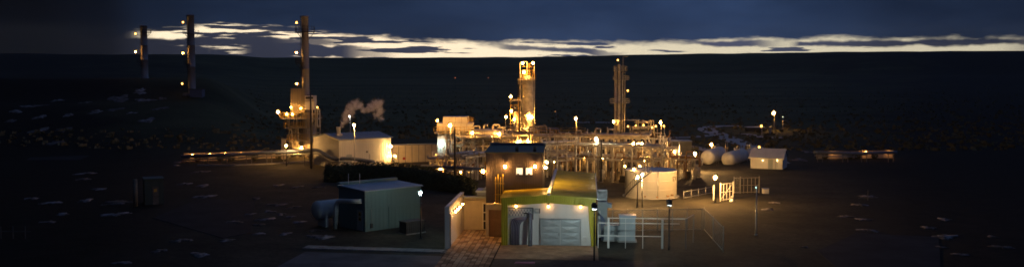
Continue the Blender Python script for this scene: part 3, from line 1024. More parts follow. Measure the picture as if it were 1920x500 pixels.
block = thing('two_storey_block', 'dark brown two storey block with two lit windows behind the yellow roof', 'building', L2W(-2.0, 5.2), YAW)
BW, BD, BH = 5.65, 5.5, 8.35
ribbed((0, 0, 0), (1, 0, 0), BW, lambda s: BH, 0.22, 0.014, (0, -1, 0)).build('front_wall', M_brown, block)
MB().box(0.02, BW - 0.02, 0.03, BD, 0, BH - 0.02).build('core', M_brown, block)
ribbed((BW, 0.0, 0), (0, 1, 0), BD, lambda s: BH, 0.30, 0.035, (1, 0, 0)).build('side_wall', M_brown, block)
MB().add([(-0.12, -0.2, BH + 0.0), (BW + 0.12, -0.2, BH), (BW + 0.12, BD + 0.1, BH + 0.28), (-0.12, BD + 0.1, BH + 0.28), (-0.12, -0.2, BH + 0.10), (BW + 0.12, -0.2, BH + 0.10), (BW + 0.12, BD + 0.1, BH + 0.38), (-0.12, BD + 0.1, BH + 0.38)],
         [(3, 2, 1, 0), (4, 5, 6, 7), (0, 1, 5, 4), (1, 2, 6, 5), (2, 3, 7, 6), (3, 0, 4, 7)]).build('roof', mat('olive_roof_sheet', (0.13, 0.12, 0.05), 0.6, var=0.2), block)
MB().box(-0.14, BW + 0.14, BD + 0.101, BD + 0.25, BH + 0.05, BH + 0.62).build('rear_parapet', M_bluepipe, block)
for uu in (2.9, 4.7):
    MB().box(uu, uu + 0.3, 0.6, 0.9, BH + 0.02, BH + 0.62).build('roof_vent', M_dark, block)
for px in (973.5, 991.5):
    uu = (px - 910) / 1800 * P(960, 324, O0.y + 5.2).y - 0.33
    w = MB().box(uu, uu + 0.66, -0.11, -0.04, 6.21, 6.91).build('window', M_white, block)
    MB().box(uu + 0.05, uu + 0.61, -0.125, -0.112, 6.26, 6.86).build('pane', E_pane, w)
    MB().box(uu + (0.1 if px < 980 else 0.22), uu + (0.3 if px < 980 else 0.44), -0.14, -0.127, 6.23, 6.36).build('sill_item', M_dark, w)
for (px, py, v, lab) in ((947, 312, 4.95, 'lamp on the dark block front left of its lit windows'), (1003, 312, 4.95, 'lamp on the dark block front right of its lit windows')):
    c = P(px, py, (O0 + CV * 4.85 + CU * ((px - 940) / 19.0)).y)
    d = c - O0
    local_lamp(d.dot(CU), d.dot(CV), c.z, lab, r=0.24, e=E_sod, group='lamps on the dark block', back=(0, 5.16 - d.dot(CV), 0.05))
c = P(905.5, 321, (O0 + CV * 4.9 - CU * 1.8).y)
d = c - O0
local_lamp(d.dot(CU), d.dot(CV), c.z, 'bright lamp sticking out from the left corner of the dark block', r=0.28, e=E_sod, group='lamps on the dark block', back=(0.30, 0.36, 0.05))
E_roof = emit('block_side_lamp', (1.0, 0.55, 0.14), 1100.0)
HALO[E_roof.name] = halo_film('block_side_globe', (1.0, 0.7, 0.4), 0.004)
for u, v, z, lab in ((3.93, 6.0, 6.85, 'lower lamp on the right side of the dark block'), (3.93, 9.0, 7.1, 'upper lamp on the right side of the dark block')):
    local_lamp(u, v, z, lab, r=0.19, e=E_roof, group='lamps on the dark block', back=(-0.28, 0, 0.05))

porch = thing('entrance_porch', 'cream porch with a brown panelled door between path and yellow wall', 'porch', L2W(-1.98, 4.55), YAW)
MB().box(0, 0.30, 0, 0.6, 0, 3.35).build('pier', M_cream, porch)
MB().box(0.30, 1.92, 0, 0.6, 2.75, 3.35).build('lintel', M_cream, porch)
MB().box(0.30, 1.92, 0.25, 0.6, 0, 2.74).build('door', mat('brown_door', (0.30, 0.19, 0.13), 0.7, var=0.15), porch)
for q in range(3):
    MB().box(0.42, 1.80, 0.215, 0.249, 0.12 + q * 0.87, 0.87 + q * 0.87).build('door_panel', MATS['brown_door'], porch)
riser = thing('yellow_riser_pipes', 'upright yellow pipes climbing the dark block above the porch', 'pipes', L2W(-1.0, 4.98), YAW)
for q in range(4):
    MB().bent([(0.0 + q * 0.24, 0.2, 5.9 + (q % 2) * 0.3), (0.0 + q * 0.24, -0.02, 5.9 + (q % 2) * 0.3), (0.0 + q * 0.24, -0.02, 3.36)], 0.055, 8).build('pipe', M_yellow, riser)
for z in (4.2, 5.3):
    MB().box(-0.1, 0.85, 0.04, 0.10, z, z + 0.06).build('clamp', M_yellow, riser)
local_lamp(-1.05, 4.45, 3.32 + 0.14, 'small lamp at the foot of the yellow riser pipes', r=0.075, e=E_low, group='lamps on the dark block', back=(0.0, 0.15, -0.1))

# ---- right of the hall
duct = thing('ribbed_duct', 'shiny ribbed metal duct box on the right flank of the yellow roof', 'duct', L2W(9.15, 6.2), YAW)
for q in range(5):
    MB().box(0.0, 0.95, q * 0.26, q * 0.26 + 0.2, 3.75, 4.62 - q * 0.02).build('rib', M_galv, duct)
MB().box(0.03, 0.90, 0.0, 1.3, 3.6, 4.5).build('body', M_galv, duct)
tower = thing('teal_utility_box', 'tall teal grey utility box against the right flank of the hall', 'cabinet', L2W(9.15, 5.2), YAW)
MB().box(0, 0.95, 0, 2.4, 0, 3.55).build('body', M_greybox, tower)
MB().box(0.1, 0.30, -0.03, 0.0, 1.9, 2.7).build('pale_panel', M_white, tower)
MB().box(0.96, 1.4, 0.2, 1.2, 2.95, 3.35).build('awning', M_greybox, tower)
hoses = thing('blue_hoses', 'pair of blue bent hoses beside the hall behind the black lamp', 'hose', L2W(9.2, 3.6), YAW)
for q in range(3):
    MB().bent([(0.0, 1.55, 2.5 - q * 0.1), (0.15 + q * 0.12, 0.4, 2.5 - q * 0.1), (0.32 + q * 0.14, 0.1, 1.9), (0.32 + q * 0.14, 0.1, 0)], 0.065, 8, bend=0.6).build('hose', M_bluepipe, hoses)
cab = thing('equipment_cabinet', 'low pale cabinets with two doors beside the hall', 'cabinet', L2W(9.75, 3.2), YAW)
MB().box(0, 1.55, 0, 0.8, 0.12, 1.55).build('body', M_greybox, cab)
for q in range(2):
    d = MB().box(0.06 + q * 0.75, 0.74 + q * 0.75, -0.03, -0.001, 0.2, 1.48).build('door', M_greybox, cab)
    MB().box(0.62 + q * 0.12, 0.66 + q * 0.12, -0.06, -0.031, 0.7, 0.95).build('handle', M_dark, d)
MB().box(-0.1, 1.65, -0.1, 0.9, 0, 0.115).build('plinth', M_conc, cab)
cab2 = thing('switch_cabinet', 'tall grey switch cabinet with a blue lidded top behind the white railing', 'cabinet', L2W(11.25, 2.9), YAW)
MB().box(0, 1.5, 0, 1.1, 0.15, 2.42).build('body', M_greybox, cab2)
MB().box(-0.08, 1.58, -0.08, 1.18, 2.425, 2.58).build('lid', M_tealroof, cab2)
MB().box(-0.15, 1.65, -0.15, 1.25, 0, 0.145).build('plinth', M_conc, cab2)
for q in range(2):
    MB().box(0.06 + q * 0.70, 0.73 + q * 0.70, -0.025, -0.001, 0.25, 2.35).build('door', M_greybox, cab2)

rail = thing('pipe_railing', 'white pipe railing with two thick posts right of the hall', 'railing', L2W(9.05, -0.35), YAW)
for uu, w, z in ((0.95, 0.18, 2.78), (5.95, 0.18, 2.72), (2.6, 0.06, 2.78), (4.2, 0.06, 2.78), (0.05, 0.07, 2.35)):
    MB().box(uu, uu + w, -w / 2, w / 2, 0, z).build('post', M_white, rail)
for (ua, ub, z) in ((0.95, 8.2, 2.82), (0.05, 7.6, 2.35), (0.05, 6.0, 1.15)):
    MB().beam((ua, 0, z), (ub, 0, z), 0.07).build('rail', M_white, rail)
MB().beam((8.2, 0, 2.85), (8.2, 0, 0), 0.07).build('post', M_galv, rail)
MB().beam((8.2, 0, 2.82), (9.3, 3.6, 2.7), 0.06).build('rail', M_galv, rail)
MB().beam((9.3, 3.6, 2.7), (9.3, 3.6, 0), 0.07).build('post', M_galv, rail)

def mesh_fence(name, a, b, h, n, label, wires=16, m=None):
    m = m or M_galv
    a, b = Vector(a), Vector(b)
    t = thing(name, label, 'fence', a, 0.0)
    for k in range(n + 1):
        p = a.lerp(b, k / n)
        MB().tube([p - Vector((0, 0, 0.2)), p + Vector((0, 0, h + 0.15))], 0.045, 6).build('post', m, t, True)
    for z in (0.12, h):
        MB().tube([a + Vector((0, 0, z)), b + Vector((0, 0, z))], 0.032, 6).build('rail', m, t, True)
    w = MB()
    for k in range(-wires // 3, wires):
        for sgn in (1, -1):
            s0, s1 = k / wires, (k + wires * 0.33) / wires
            z0, z1 = (0.12, h) if sgn > 0 else (h, 0.12)
            if s0 < 0:
                z0 += (z1 - z0) * (-s0) / (s1 - s0); s0 = 0
            if s1 > 1:
                z1 -= (z1 - z0) * (s1 - 1) / (s1 - s0); s1 = 1
            if s1 - s0 < 0.01:
                continue
            w.tube([a.lerp(b, s0) + Vector((0, 0, z0)), a.lerp(b, s1) + Vector((0, 0, z1))], 0.006, 3, False)
    w.build('wire_mesh', m, t, True)
    return t
M_fence = mat('dull_fence_steel', (0.30, 0.33, 0.33), 0.7, var=0.2)
mesh_fence('wire_fence', G(1320, 431), G(1356, 472), 2.25, 2, 'wire fence panel running towards the viewer right of the railing', 14, M_fence)
mesh_fence('wire_fence', G(1120, 434.5), G(1316, 431), 2.2, 7, 'thin wire fence behind the white railing and switch cabinet', 30, M_fence)

def hooded_lamp(px, py_top, base, label, e):
    loc = G(px, base)
    t = thing('hooded_lamp_post', label, 'lamp', loc, 0.0, 'black hooded lamp posts')
    top = P(px, py_top, loc.y).z
    MB().tube([(0, 0, -0.2), (0, 0, 0.4), (0, 0, top - 0.7)], [0.09, 0.075, 0.06], 10).build('pole', M_dark, t)
    MB().lathe((0, 0, top - 0.70), [(0.10, 0), (0.20, 0.05), (0.22, 0.12)], 14).build('lamp_base', M_dark, t)
    MB().lathe((0, 0.04, top - 0.46), [(0.10, 0), (0.13, 0.05), (0.10, 0.16), (0.03, 0.18)], 14).build('bulb', e, t)
    # hood closed towards the viewer's side, open towards the buildings, with a narrow slit left under its rim
    h = MB()
    n = 12
    for q in range(n):
        a0_, a1_ = math.radians(178 + 184 * q / n), math.radians(178 + 184 * (q + 1) / n)
        for (r0, z0, r1, z1) in ((0.27, top - 0.55, 0.28, top - 0.22), (0.24, top - 0.70, 0.27, top - 0.58)):
            p = [Vector((r0 * math.cos(a), r0 * math.sin(a), z0)) for a in (a0_, a1_)]
            w = [Vector((r1 * math.cos(a), r1 * math.sin(a), z1)) for a in (a1_, a0_)]
            k_ = [x * 0.94 for x in p + w]
            for x, y in zip(k_, p + w):
                x.z = y.z
            h.hexa([p[0], p[1], k_[1], k_[0], w[1], w[0], k_[2], k_[3]])
    h.lathe((0, 0, top - 0.22), [(0.29, 0.0), (0.29, 0.06), (0.22, 0.16), (0.08, 0.22), (0.02, 0.22)], 14)
    h.build('hood', M_dark, t)
hooded_lamp(1114, 379, 488, 'black hooded lamp post in front of the yellow wall end', E_slit)
hooded_lamp(1254, 372.5, 468, 'black hooded lamp post standing in the dark beyond the white railing', E_slit2)

# ---------------------------------------------------------------- teal building on the left
C0, R0 = G(685, 434), G(790, 420)
td = (R0 - C0).normalized()
tyaw = math.atan2(td.y, td.x)
TL, TW, TH = (R0 - C0).length, 5.0, 4.15
teal = thing('teal_shed', 'teal clad flat roofed shed with a big white bent pipe', 'building', C0, tyaw)
ribbed((0, 0, 0), (1, 0, 0), TL, lambda s: TH, 0.5, 0.012, (0, -1, 0)).build('long_wall', M_teal, teal)
MB().box(0.0, 0.06, 0.03, TW, 0, TH).build('end_wall', M_teal, teal)
MB().box(TL - 0.06, TL, 0.03, TW, 0, TH).build('end_wall', M_teal, teal)
MB().box(0.06, TL - 0.06, TW - 0.06, TW, 0, TH).build('rear_wall', M_teal, teal)
MB().add([(-0.15, -0.18, TH), (TL + 0.15, -0.18, TH), (TL + 0.15, TW - 0.5, TH + 0.12), (-0.15, TW - 0.5, TH + 0.12), (-0.15, -0.18, TH + 0.12), (TL + 0.15, -0.18, TH + 0.12), (TL + 0.15, TW - 0.5, TH + 0.26), (-0.15, TW - 0.5, TH + 0.26)],
         [(3, 2, 1, 0), (4, 5, 6, 7), (0, 1, 5, 4), (1, 2, 6, 5), (2, 3, 7, 6), (3, 0, 4, 7)]).build('roof', M_tealroof, teal)
MB().box(-0.15, TL + 0.15, TW - 0.5, TW + 0.1, TH, TH + 0.55).build('rear_upstand', M_teal, teal)
MB().box(-0.04, TL + 0.04, -0.10, -0.035, 2.3, 2.38).build('wall_trim', M_teal, teal)
MB().box(2.9, 3.0, -0.10, -0.035, 0.0, 2.29).build('wall_trim', M_teal, teal)
dr = MB().box(-0.07, -0.005, 0.42, 1.42, 0.05, 2.15).build('door', M_greybox, teal)
MB().box(-0.09, -0.072, 0.62, 1.1, 1.55, 1.98).build('warning_sign', M_sign, dr)
MB().box(-0.09, -0.072, 0.62, 1.1, 1.05, 1.45).build('warning_sign', M_sign, dr)
for zz in (1.62, 1.12):
    MB().box(-0.095, -0.091, 0.70, 1.02, zz, zz + 0.2).build('sign_mark', M_letter, dr)
MB().box(0.6, 0.85, -0.16, -0.04, 0.35, 0.8).build('junction_box', M_dark, teal)
MB().tube([(0.72, -0.09, 0.8), (0.72, -0.09, 2.25)], 0.02, 6).build('conduit', M_galv, teal)
MB().bent([(-0.02, 0.55, 3.12), (-0.75, 0.9, 3.12), (-1.2, 3.55, 2.98), (-1.25, 3.75, -0.1)], 0.24, 14, bend=0.75, seg=8).build('bent_pipe', M_white, teal)
for uu, vv, zz in ((0.35, 3.6, 5.7), (1.1, 2.6, 5.75)):
    MB().tube([(uu, vv, TH), (uu, vv, zz)], 0.025, 6).build('antenna', M_white, teal)
MB().box(-0.5, 0.2, 4.3, 4.5, TH + 0.3, TH + 0.36).build('roof_arm', M_white, teal)
tk = thing('horizontal_tank', 'white horizontal tank on a saddle poking out behind the teal shed', 'tank', C0 + Vector((0, 0, 0)), tyaw)
cx, cy, cz, tr = -1.9, 6.2, 1.75, 1.02
prof = [(0.05, -0.42), (0.45, -0.40), (0.75, -0.30), (0.95, -0.12), (1.0, 0.0), (1.0, 3.6), (0.95, 3.72), (0.6, 3.95), (0.05, 4.02)]
rs = [[Vector((cx + x, cy + tr * q * math.cos(2 * math.pi * k / 20), cz + tr * q * math.sin(2 * math.pi * k / 20))) for k in range(20)] for q, x in prof]
MB().rings(rs).build('shell', M_white, tk)
for x in (0.5, 3.0):
    MB().box(cx + x, cx + x + 0.3, cy - 0.85, cy + 0.85, 0, cz - 0.55).build('saddle', M_white, tk)
lamp(788, 361, G(788, 447).y, 'cold white lamp post at the right corner of the teal shed', 'post', r=0.24, e=E_cold, side=0.05)
tb = thing('transformer_box', 'low dark box standing by the cold white lamp post', 'cabinet', G(762, 440), tyaw)
MB().box(0, 2.3, 0, 1.2, 0.1, 1.25).build('body', M_dark, tb)
MB().box(-0.05, 2.35, -0.05, 1.25, 1.255, 1.32).build('lid', M_dark, tb)
for q in range(8):
    MB().box(0.1 + q * 0.27, 0.2 + q * 0.27, -0.05, -0.001, 0.2, 1.15).build('fin', M_dark, tb)
MB().box(-0.1, 2.4, -0.1, 1.3, -0.05, 0.095).build('plinth', M_conc, tb)

# ---------------------------------------------------------------- hedge in front of the plant
def leaf_mass(name_part, parent, fn_points, count, leaf, material, seed):
    rng = random.Random(seed)
    b = MB()
    for _ in range(count):
        p = fn_points(rng)
        a, t = rng.uniform(0, 6.28), rng.uniform(-1.0, 1.0)
        d1 = Vector((math.cos(a), math.sin(a), rng.uniform(-0.5, 0.5))) * leaf * rng.uniform(0.6, 1.4)
        d2 = Vector((-math.sin(a) * t, math.cos(a) * t, 1.0)).normalized() * leaf * rng.uniform(0.5, 1.1)
        b.add([p - d1, p + d2 * 0.5, p + d1, p - d2 * 0.5], [(0, 1, 2, 3)])
    return b.build(name_part, material, parent, True)

HP = [(612, 338, 2.6), (680, 340, 3.0), (740, 345, 3.2), (800, 351, 3.0), (850, 357, 2.4), (892, 362, 1.7)]
hp = [(G(x, y), h) for x, y, h in HP]
hedge = thing('hedge', 'long dark hedge mound between the lit white shed and the teal shed', 'hedge', hp[2][0])

def hedge_pt(rng):
    s = rng.uniform(0, len(hp) - 1.0001)
    i = int(s)
    f = s - i
    p = hp[i][0].lerp(hp[i + 1][0], f)
    h = hp[i][1] * (1 - f) + hp[i + 1][1] * f
    w = 2.6
    a = rng.uniform(0, math.pi)
    k = rng.uniform(0.55, 1.0) ** 0.5
    k *= 1 + 0.16 * mnoise.noise(Vector((p.x * 0.8, p.y * 0.8, a)))
    return Vector((p.x + 0.3 * rng.uniform(-1, 1), p.y + w * k * math.cos(a), max(0.05, h * k * math.sin(a))))
leaf_mass('foliage', hedge, hedge_pt, 9000, 0.16, M_leaf, 8)
core = MB()
rs = []
for k in range(31):
    s = k / 30 * (len(hp) - 1.0001)
    i = int(s); f = s - i
    p = hp[i][0].lerp(hp[i + 1][0], f); h = hp[i][1] * (1 - f) + hp[i + 1][1] * f
    rs.append([Vector((p.x, p.y + 2.1 * math.cos(a), max(-0.1, h * 0.84 * math.sin(a)))) for a in [math.pi * q / 10 for q in range(11)]])
core.rings(rs, True, True).build('branch_core', M_leaf, hedge, True)

# ---------------------------------------------------------------- left pipeline, low lit wall, shrubs
def bush(px, py, w, h, label, group, seed):
    c = hit_ground(px, py)
    t = thing('shrub', label, 'shrub', c, 0.0, group)
    def pt(rng):
        v = Vector((rng.gauss(0, 1), rng.gauss(0, 1), rng.gauss(0, 1))).normalized()
        k = rng.uniform(0.5, 1.0) ** 0.5
        return c + Vector((v.x * w * k, v.y * w * k, h * 0.55 + v.z * h * 0.5 * k))
    leaf_mass('crown', t, pt, 320, 0.13, M_leaf, seed)
    b = MB()
    for q in range(3):
        b.tube([(0.1 * q - 0.1, 0, -0.1), (0.25 * (q - 1), 0.05 * q, h * 0.6)], [0.05, 0.02], 5)
    b.build('stem', M_stem, t)

def low_wall(x0, y0, x1, y1, h, n, label, lamps, extra=None):
    a, b = hit_ground(x0, y0), hit_ground(x1, y1)
    d = (b - a); L = d.length
    yaw = math.atan2(d.y, d.x)
    t = thing('low_wall', label, 'wall', a, yaw)
    for k in range(n):
        MB().box(k * L / n + 0.02, (k + 1) * L / n - 0.02, 0, 0.2, -0.1, h).build('panel', M_cream, t)
    MB().box(-0.05, L + 0.05, -0.06, 0.26, h + 0.003, h + 0.12).build('coping', M_concd, t)
    u = d.normalized(); v = Vector((-u.y, u.x, 0))
    for f, lab in lamps:
        p = a + d * f - v * 0.42 + Vector((0, 0, h * 0.9))
        tt = thing('wall_lamp', lab, 'lamp', p + v * 0.4, yaw, 'small amber lamps along the low walls')
        MB().tube([(0, 0, 0), (0, -0.38, 0.05)], 0.025, 6).build('bracket', M_dark, tt)
        MB().ball((0, -0.4, 0), 0.075, 8, 6).build('bulb', E_wallamp, tt)
        MB().lathe((0, -0.4, 0), [(0.02, 0.13), (0.10, 0.08), (0.11, 0.05)], 10).build('hood', M_dark, tt)
    return a, b, u, v
E_wallamp = emit('wall_lamp_amber', (1.0, 0.40, 0.08), 150.0)
lw = low_wall(345, 303.5, 533, 297, 1.55, 18, 'low wall lit amber behind the long blue pipe at left',
              [(0.08, 'small amber lamp at the left end of the left low wall'), (0.25, 'second small amber lamp from the left on the left low wall'), (0.40, 'small amber lamp at the middle of the left low wall'), (0.56, 'fourth small amber lamp from the left on the left low wall'), (0.72, 'fifth small amber lamp from the left on the left low wall'), (0.9, 'small amber lamp at the right end of the left low wall')])
for k, (px, py, w, lab) in enumerate(((371, 305, 0.55, 'dark round shrub leftmost along the long pipe'), (413, 303.5, 0.6, 'dark round shrub second from left along the long pipe'), (434, 303, 0.65, 'dark round shrub at the middle of the long pipe'), (478, 302, 0.65, 'dark round shrub second from right along the long pipe'), (522, 300.5, 0.55, 'dark round shrub rightmost along the long pipe'))):
    bush(px, py, w, 1.5, lab, 'shrubs along the left pipe', 40 + k)

def pipeline(pts, r, label, supports, low=None, n_sup_h=None):
    ps = [P(px, py, Y) for px, py, Y in pts]
    t = thing('pipeline', label, 'pipeline', Vector((ps[0].x, ps[0].y, 0)))
    MB().bent(ps, r, 12, bend=0.9).build('main_pipe', M_bluepipe, t, True)
    MB().bent([p + Vector((0.0, -0.45, -0.55)) for p in ps[:-1]], r * 0.4, 8, bend=0.5).build('side_pipe', M_galv, t, True)
    for s in supports:
        i = int(s); f = s - i
        p = ps[i].lerp(ps[i + 1], f)
        g = ground_h(p.x, p.y)
        b = MB()
        for dx in (-0.45, 0.45):
            b.beam((p.x + dx, p.y, g - 0.2), (p.x + dx, p.y, p.z - r), 0.12)
        b.beam((p.x - 0.6, p.y, p.z - r - 0.06), (p.x + 0.6, p.y, p.z - r - 0.06), 0.16, 0.12)
        b.build('support', mat('trestle_paint', (0.20, 0.20, 0.21), 0.8, var=0.3), t, True)
    return t
Yp = hit_ground(440, 309).y
pipeline([(340, 293.5, Yp + 4), (440, 289.5, Yp + 2), (530, 284.5, Yp), (596, 281, Yp - 4), (622, 297, Yp - 6), (660, 297, Yp - 8), (700, 303, Yp - 14)], 0.30, 'long blue grey pipe on white trestles at left ending by the white shed', [0.1, 0.45, 0.8, 1.3, 1.72, 2.1, 2.7])
struct(strip('kerb', [hit_ground(*q) for q in ((370, 312), (440, 311), (500, 309), (560, 305.5), (600, 303))], 0.5, 0.22, M_conc))
gp = thing('gate_pillar', 'pale square pillar beside the left low wall lamp', 'pillar', hit_ground(532.5, 298))
MB().box(-0.38, 0.38, -0.3, 0.3, -0.1, 3.7).build('shaft', M_cream, gp)
MB().box(-0.45, 0.45, -0.37, 0.37, 3.703, 3.85).build('cap', M_conc, gp)
Yq = gp.location.y

rw = low_wall(1532, 298, 1676, 296, 1.45, 14, 'low wall lit amber behind the pipe on the far right',
              [(0.2, 'left lamp on the far right low wall'), (0.62, 'lamp in the middle of the far right low wall'), (0.93, 'right lamp on the far right low wall')])
Yr = hit_ground(1605, 305).y
pipeline([(1526, 285.5, Yr), (1605, 287.5, Yr), (1682, 285, Yr)], 0.26, 'blue grey pipe on trestles in front of the far right low wall', [0.15, 0.75, 1.2, 1.85])
for k, (px, lab) in enumerate(((1547, 'dark round shrub left of the far right low wall'), (1594, 'dark round shrub at the left middle of the far right low wall'), (1608, 'dark round shrub at the middle of the far right low wall'), (1640, 'dark round shrub right of the middle of the far right low wall'))):
    bush(px, 299.5, 0.6, 1.5, lab, 'shrubs along the right pipe', 60 + k)

# ---------------------------------------------------------------- chimney stacks
def stack(px, py_top, base_px, base_py, Y, dia, label, lamps, platforms, plinth=True):
    c = P(base_px, base_py, Y)
    c.z = ground_h(c.x, c.y)
    top = P(px, py_top, Y).z - c.z
    t = thing('chimney_stack', label, 'chimney', c)
    r = dia / 2
    MB().lathe((0, 0, 0), [(r * 1.15, -0.3), (r * 1.15, 0.4), (r, 0.5), (r, top * 0.35), (r * 1.04, top * 0.35 + 0.02), (r * 1.04, top * 0.35 + 0.15), (r, top * 0.35 + 0.17), (r, top * 0.62), (r * 1.04, top * 0.62 + .02), (r * 1.04, top * 0.62 + 0.15), (r, top * 0.62 + 0.17), (r * 0.97, top - 0.3), (r * 1.05, top - 0.28), (r * 1.05, top), (r * 0.85, top), (r * 0.85, top - 1.0)], 20, True).build('shaft', mat('stack_paint', (0.33, 0.32, 0.34), 0.55, var=0.2, scale=0.6, streak=True), t)
    if plinth:
        MB().box(-r * 2.2, r * 2.2, -r * 1.6, r * 1.6, -0.5, 0.6).build('plinth', M_conc, t)
    lad = MB()
    for dx in (-0.2, 0.2):
        lad.beam((-r - 0.15, dx, 1.0), (-r - 0.15, dx, top), 0.05)
    z = 1.2
    while z < top:
        lad.beam((-r - 0.15, -0.2, z), (-r - 0.15, 0.2, z), 0.03)
        z += 0.4
    z = 3.0
    while z < top - 1:
        for q in range(8):
            a0_, a1_ = math.pi * (0.5 + q / 8), math.pi * (0.5 + (q + 1) / 8)
            lad.beam((-r - 0.15 + 0.55 * math.cos(a0_), 0.4 * math.sin(a0_), z), (-r - 0.15 + 0.55 * math.cos(a1_), 0.4 * math.sin(a1_), z), 0.035)
        z += 1.1
    lad.build('ladder', M_dark, t)
    for py, a0_, a1_ in platforms:
        z = P(px, py, Y).z - c.z
        pl = MB()
        R2 = r + 1.15 * max(1.0, r)
        segs = 10
        for q in range(segs):
            b0, b1 = a0_ + (a1_ - a0_) * q / segs, a0_ + (a1_ - a0_) * (q + 1) / segs
            c0, s0, c1, s1 = math.cos(b0), math.sin(b0), math.cos(b1), math.sin(b1)
            pl.hexa([(r * c0, r * s0, z), (R2 * c0, R2 * s0, z), (R2 * c1, R2 * s1, z), (r * c1, r * s1, z), (r * c0, r * s0, z + .08), (R2 * c0, R2 * s0, z + .08), (R2 * c1, R2 * s1, z + .08), (r * c1, r * s1, z + .08)])
        po = pl.build('platform', M_dark, t)
        rl = MB()
        for q in range(segs + 1):
            b0 = a0_ + (a1_ - a0_) * q / segs
            p = Vector((R2 * math.cos(b0), R2 * math.sin(b0), z))
            rl.beam(p, p + Vector((0, 0, 1.15)), 0.06)
            if q < segs:
                b1 = a0_ + (a1_ - a0_) * (q + 1) / segs
                p2 = Vector((R2 * math.cos(b1), R2 * math.sin(b1), z))
                for hh in (0.55, 1.12):
                    rl.beam(p + Vector((0, 0, hh)), p2 + Vector((0, 0, hh)), 0.05)
        rl.build('railing', M_dark, po)
        for b0 in (a0_ + 0.4, (a0_ + a1_) / 2, a1_ - 0.4):
            MB().beam((r * math.cos(b0), r * math.sin(b0), z - 1.3), (R2 * 0.95 * math.cos(b0), R2 * 0.95 * math.sin(b0), z - 0.02), 0.09).build('brace', M_dark, po)
    for (lx, ly, rr, lab, e) in lamps:
        b = P(lx, ly, Y - 0.3)
        edge_x = c.x - r if b.x < c.x - r else b.x
        tt = thing('stack_lamp', lab, 'lamp', Vector((min(c.x - r * 0.9, b.x + 1.0), Y, b.z + rr)), 0.0, 'lamps on the chimney stacks')
        s = Vector((c.x - r * 0.9, Y, b.z - 0.4))
        MB().bent([s, Vector((b.x, b.y + rr, b.z - 0.4)), Vector((b.x, b.y + rr * 0.9, b.z))], 0.04, 6).build('bracket', M_dark, tt, True)
        MB().lathe(b, [(rr * 0.2, rr * 1.5), (rr * 0.7, rr * 1.4), (rr * 1.2, rr * 1.18), (rr * 1.15, rr * 1.17)], 12).build('hood', M_steel, tt, True)
        bulb_and_halo(b, rr, e, tt, True)
    return t, c, top

PI = math.pi
Ys = G(575, 293).y
st1, c1, top1 = stack(570.5, 30, 575, 293, Ys, 1.42, 'tall grey chimney stack with two platforms beside the white shed',
      [(556, 43, 0.30, 'topmost lamp on the tall stack beside the white shed', E_low), (556, 99, 0.30, 'upper middle lamp on the tall stack beside the white shed', E_mid), (556.5, 157, 0.30, 'outer lower lamp on the tall stack beside the white shed', E_mid), (568, 157.5, 0.24, 'inner lower lamp touching the tall stack beside the white shed', E_mid)],
      [(61, -PI * 1.25, PI * 0.25), (119, PI * 0.6, PI * 1.5)], plinth=False)
st2, c2, top2 = stack(355, 28, 360.5, 182, 300.0, 2.2, 'tall chimney stack standing second from the left against the sunset gap',
      [(343, 42, 0.45, 'topmost lamp on the second stack from the left', E_low), (343, 100, 0.45, 'middle lamp on the second stack from the left', E_mid), (341.5, 157, 0.45, 'outer lower lamp on the second stack from the left', E_low), (356.5, 157, 0.4, 'inner lower lamp on the second stack from the left', E_mid)],
      [(64, -PI * 1.25, PI * 0.25), (120, PI * 0.6, PI * 1.5)])
st3, c3, top3 = stack(267, 48, 272, 154, 342.0, 2.3, 'leftmost and shortest chimney stack at the edge of the dark slope',
      [(254, 63.5, 0.5, 'upper lamp on the leftmost stack', E_low), (254, 97.5, 0.5, 'lower lamp on the leftmost stack', E_mid)],
      [(62, -PI * 0.5, PI * 0.3), (118, PI * 0.6, PI * 1.5)], plinth=False)
gh = thing('stack_house', 'low dark house at the foot of the second stack from the left', 'building', P(372, 188, 298.0))
gh.location.z = ground_h(gh.location.x, gh.location.y)
XF[gh.name] = Matrix.Translation(gh.location)
MB().box(-2.2, 1.6, -1.5, 1.5, -0.5, 2.2).build('wall', M_bluepipe, gh)
MB().box(-2.35, 1.75, -1.65, 1.65, 2.203, 2.4).build('roof', M_dark, gh)

# heat recovery unit that the near stack rises from
hx, hy = c1.x, c1.y
def sp(px):
    return (px - 575) / F * Ys           # metres to the right of the stack
unit = thing('heat_recovery_unit', 'amber lit boiler tower with ribbed casing and platforms round the tall stack', 'boiler', c1)
def zz(py):
    return P(575, py, Ys).z
for px in (548, 562, 583, 598):
    for yy in (-2.2, 1.6):
        MB().beam((sp(px), yy, -0.2), (sp(px), yy, zz(212)), 0.22).build('column', M_steel, unit)
for z in (2.2, zz(250), zz(236)):
    for yy in (-2.2, 1.6):
        MB().beam((sp(546), yy, z), (sp(600), yy, z), 0.16, 0.2).build('beam', M_steel, unit)
for (a_, b_, za, zb) in ((548, 562, 0.2, zz(250)), (562, 548, zz(250), zz(236)), (583, 598, zz(250), zz(214))):
    MB().beam((sp(a_), -2.25, za), (sp(b_), -2.25, zb), 0.12).build('brace', M_steel, unit)
ribbed((sp(550), -1.6, 0), (1, 0, 0), sp(576) - sp(550), lambda s: zz(165), 0.42, 0.07, (0, -1, 0), z0=zz(212)).build('casing', mat('casing_sheet', (0.34, 0.30, 0.22), 0.6, var=0.3, scale=0.8, streak=True), unit)
MB().box(sp(550.5), sp(575.5), -1.58, 1.0, zz(212), zz(165.5)).build('casing_core', MATS['casing_sheet'], unit)
MB().box(sp(577), sp(594), -1.9, 0.6, zz(205), zz(179)).build('inlet_box', M_white, unit)
MB().box(sp(578.5), sp(592.5), -1.96, -1.905, zz(185), zz(181)).build('inlet_slot', M_dark, unit)
MB().box(sp(577), sp(594), -1.96, -1.905, zz(189.5), zz(188.5)).build('inlet_band', M_rust, unit)
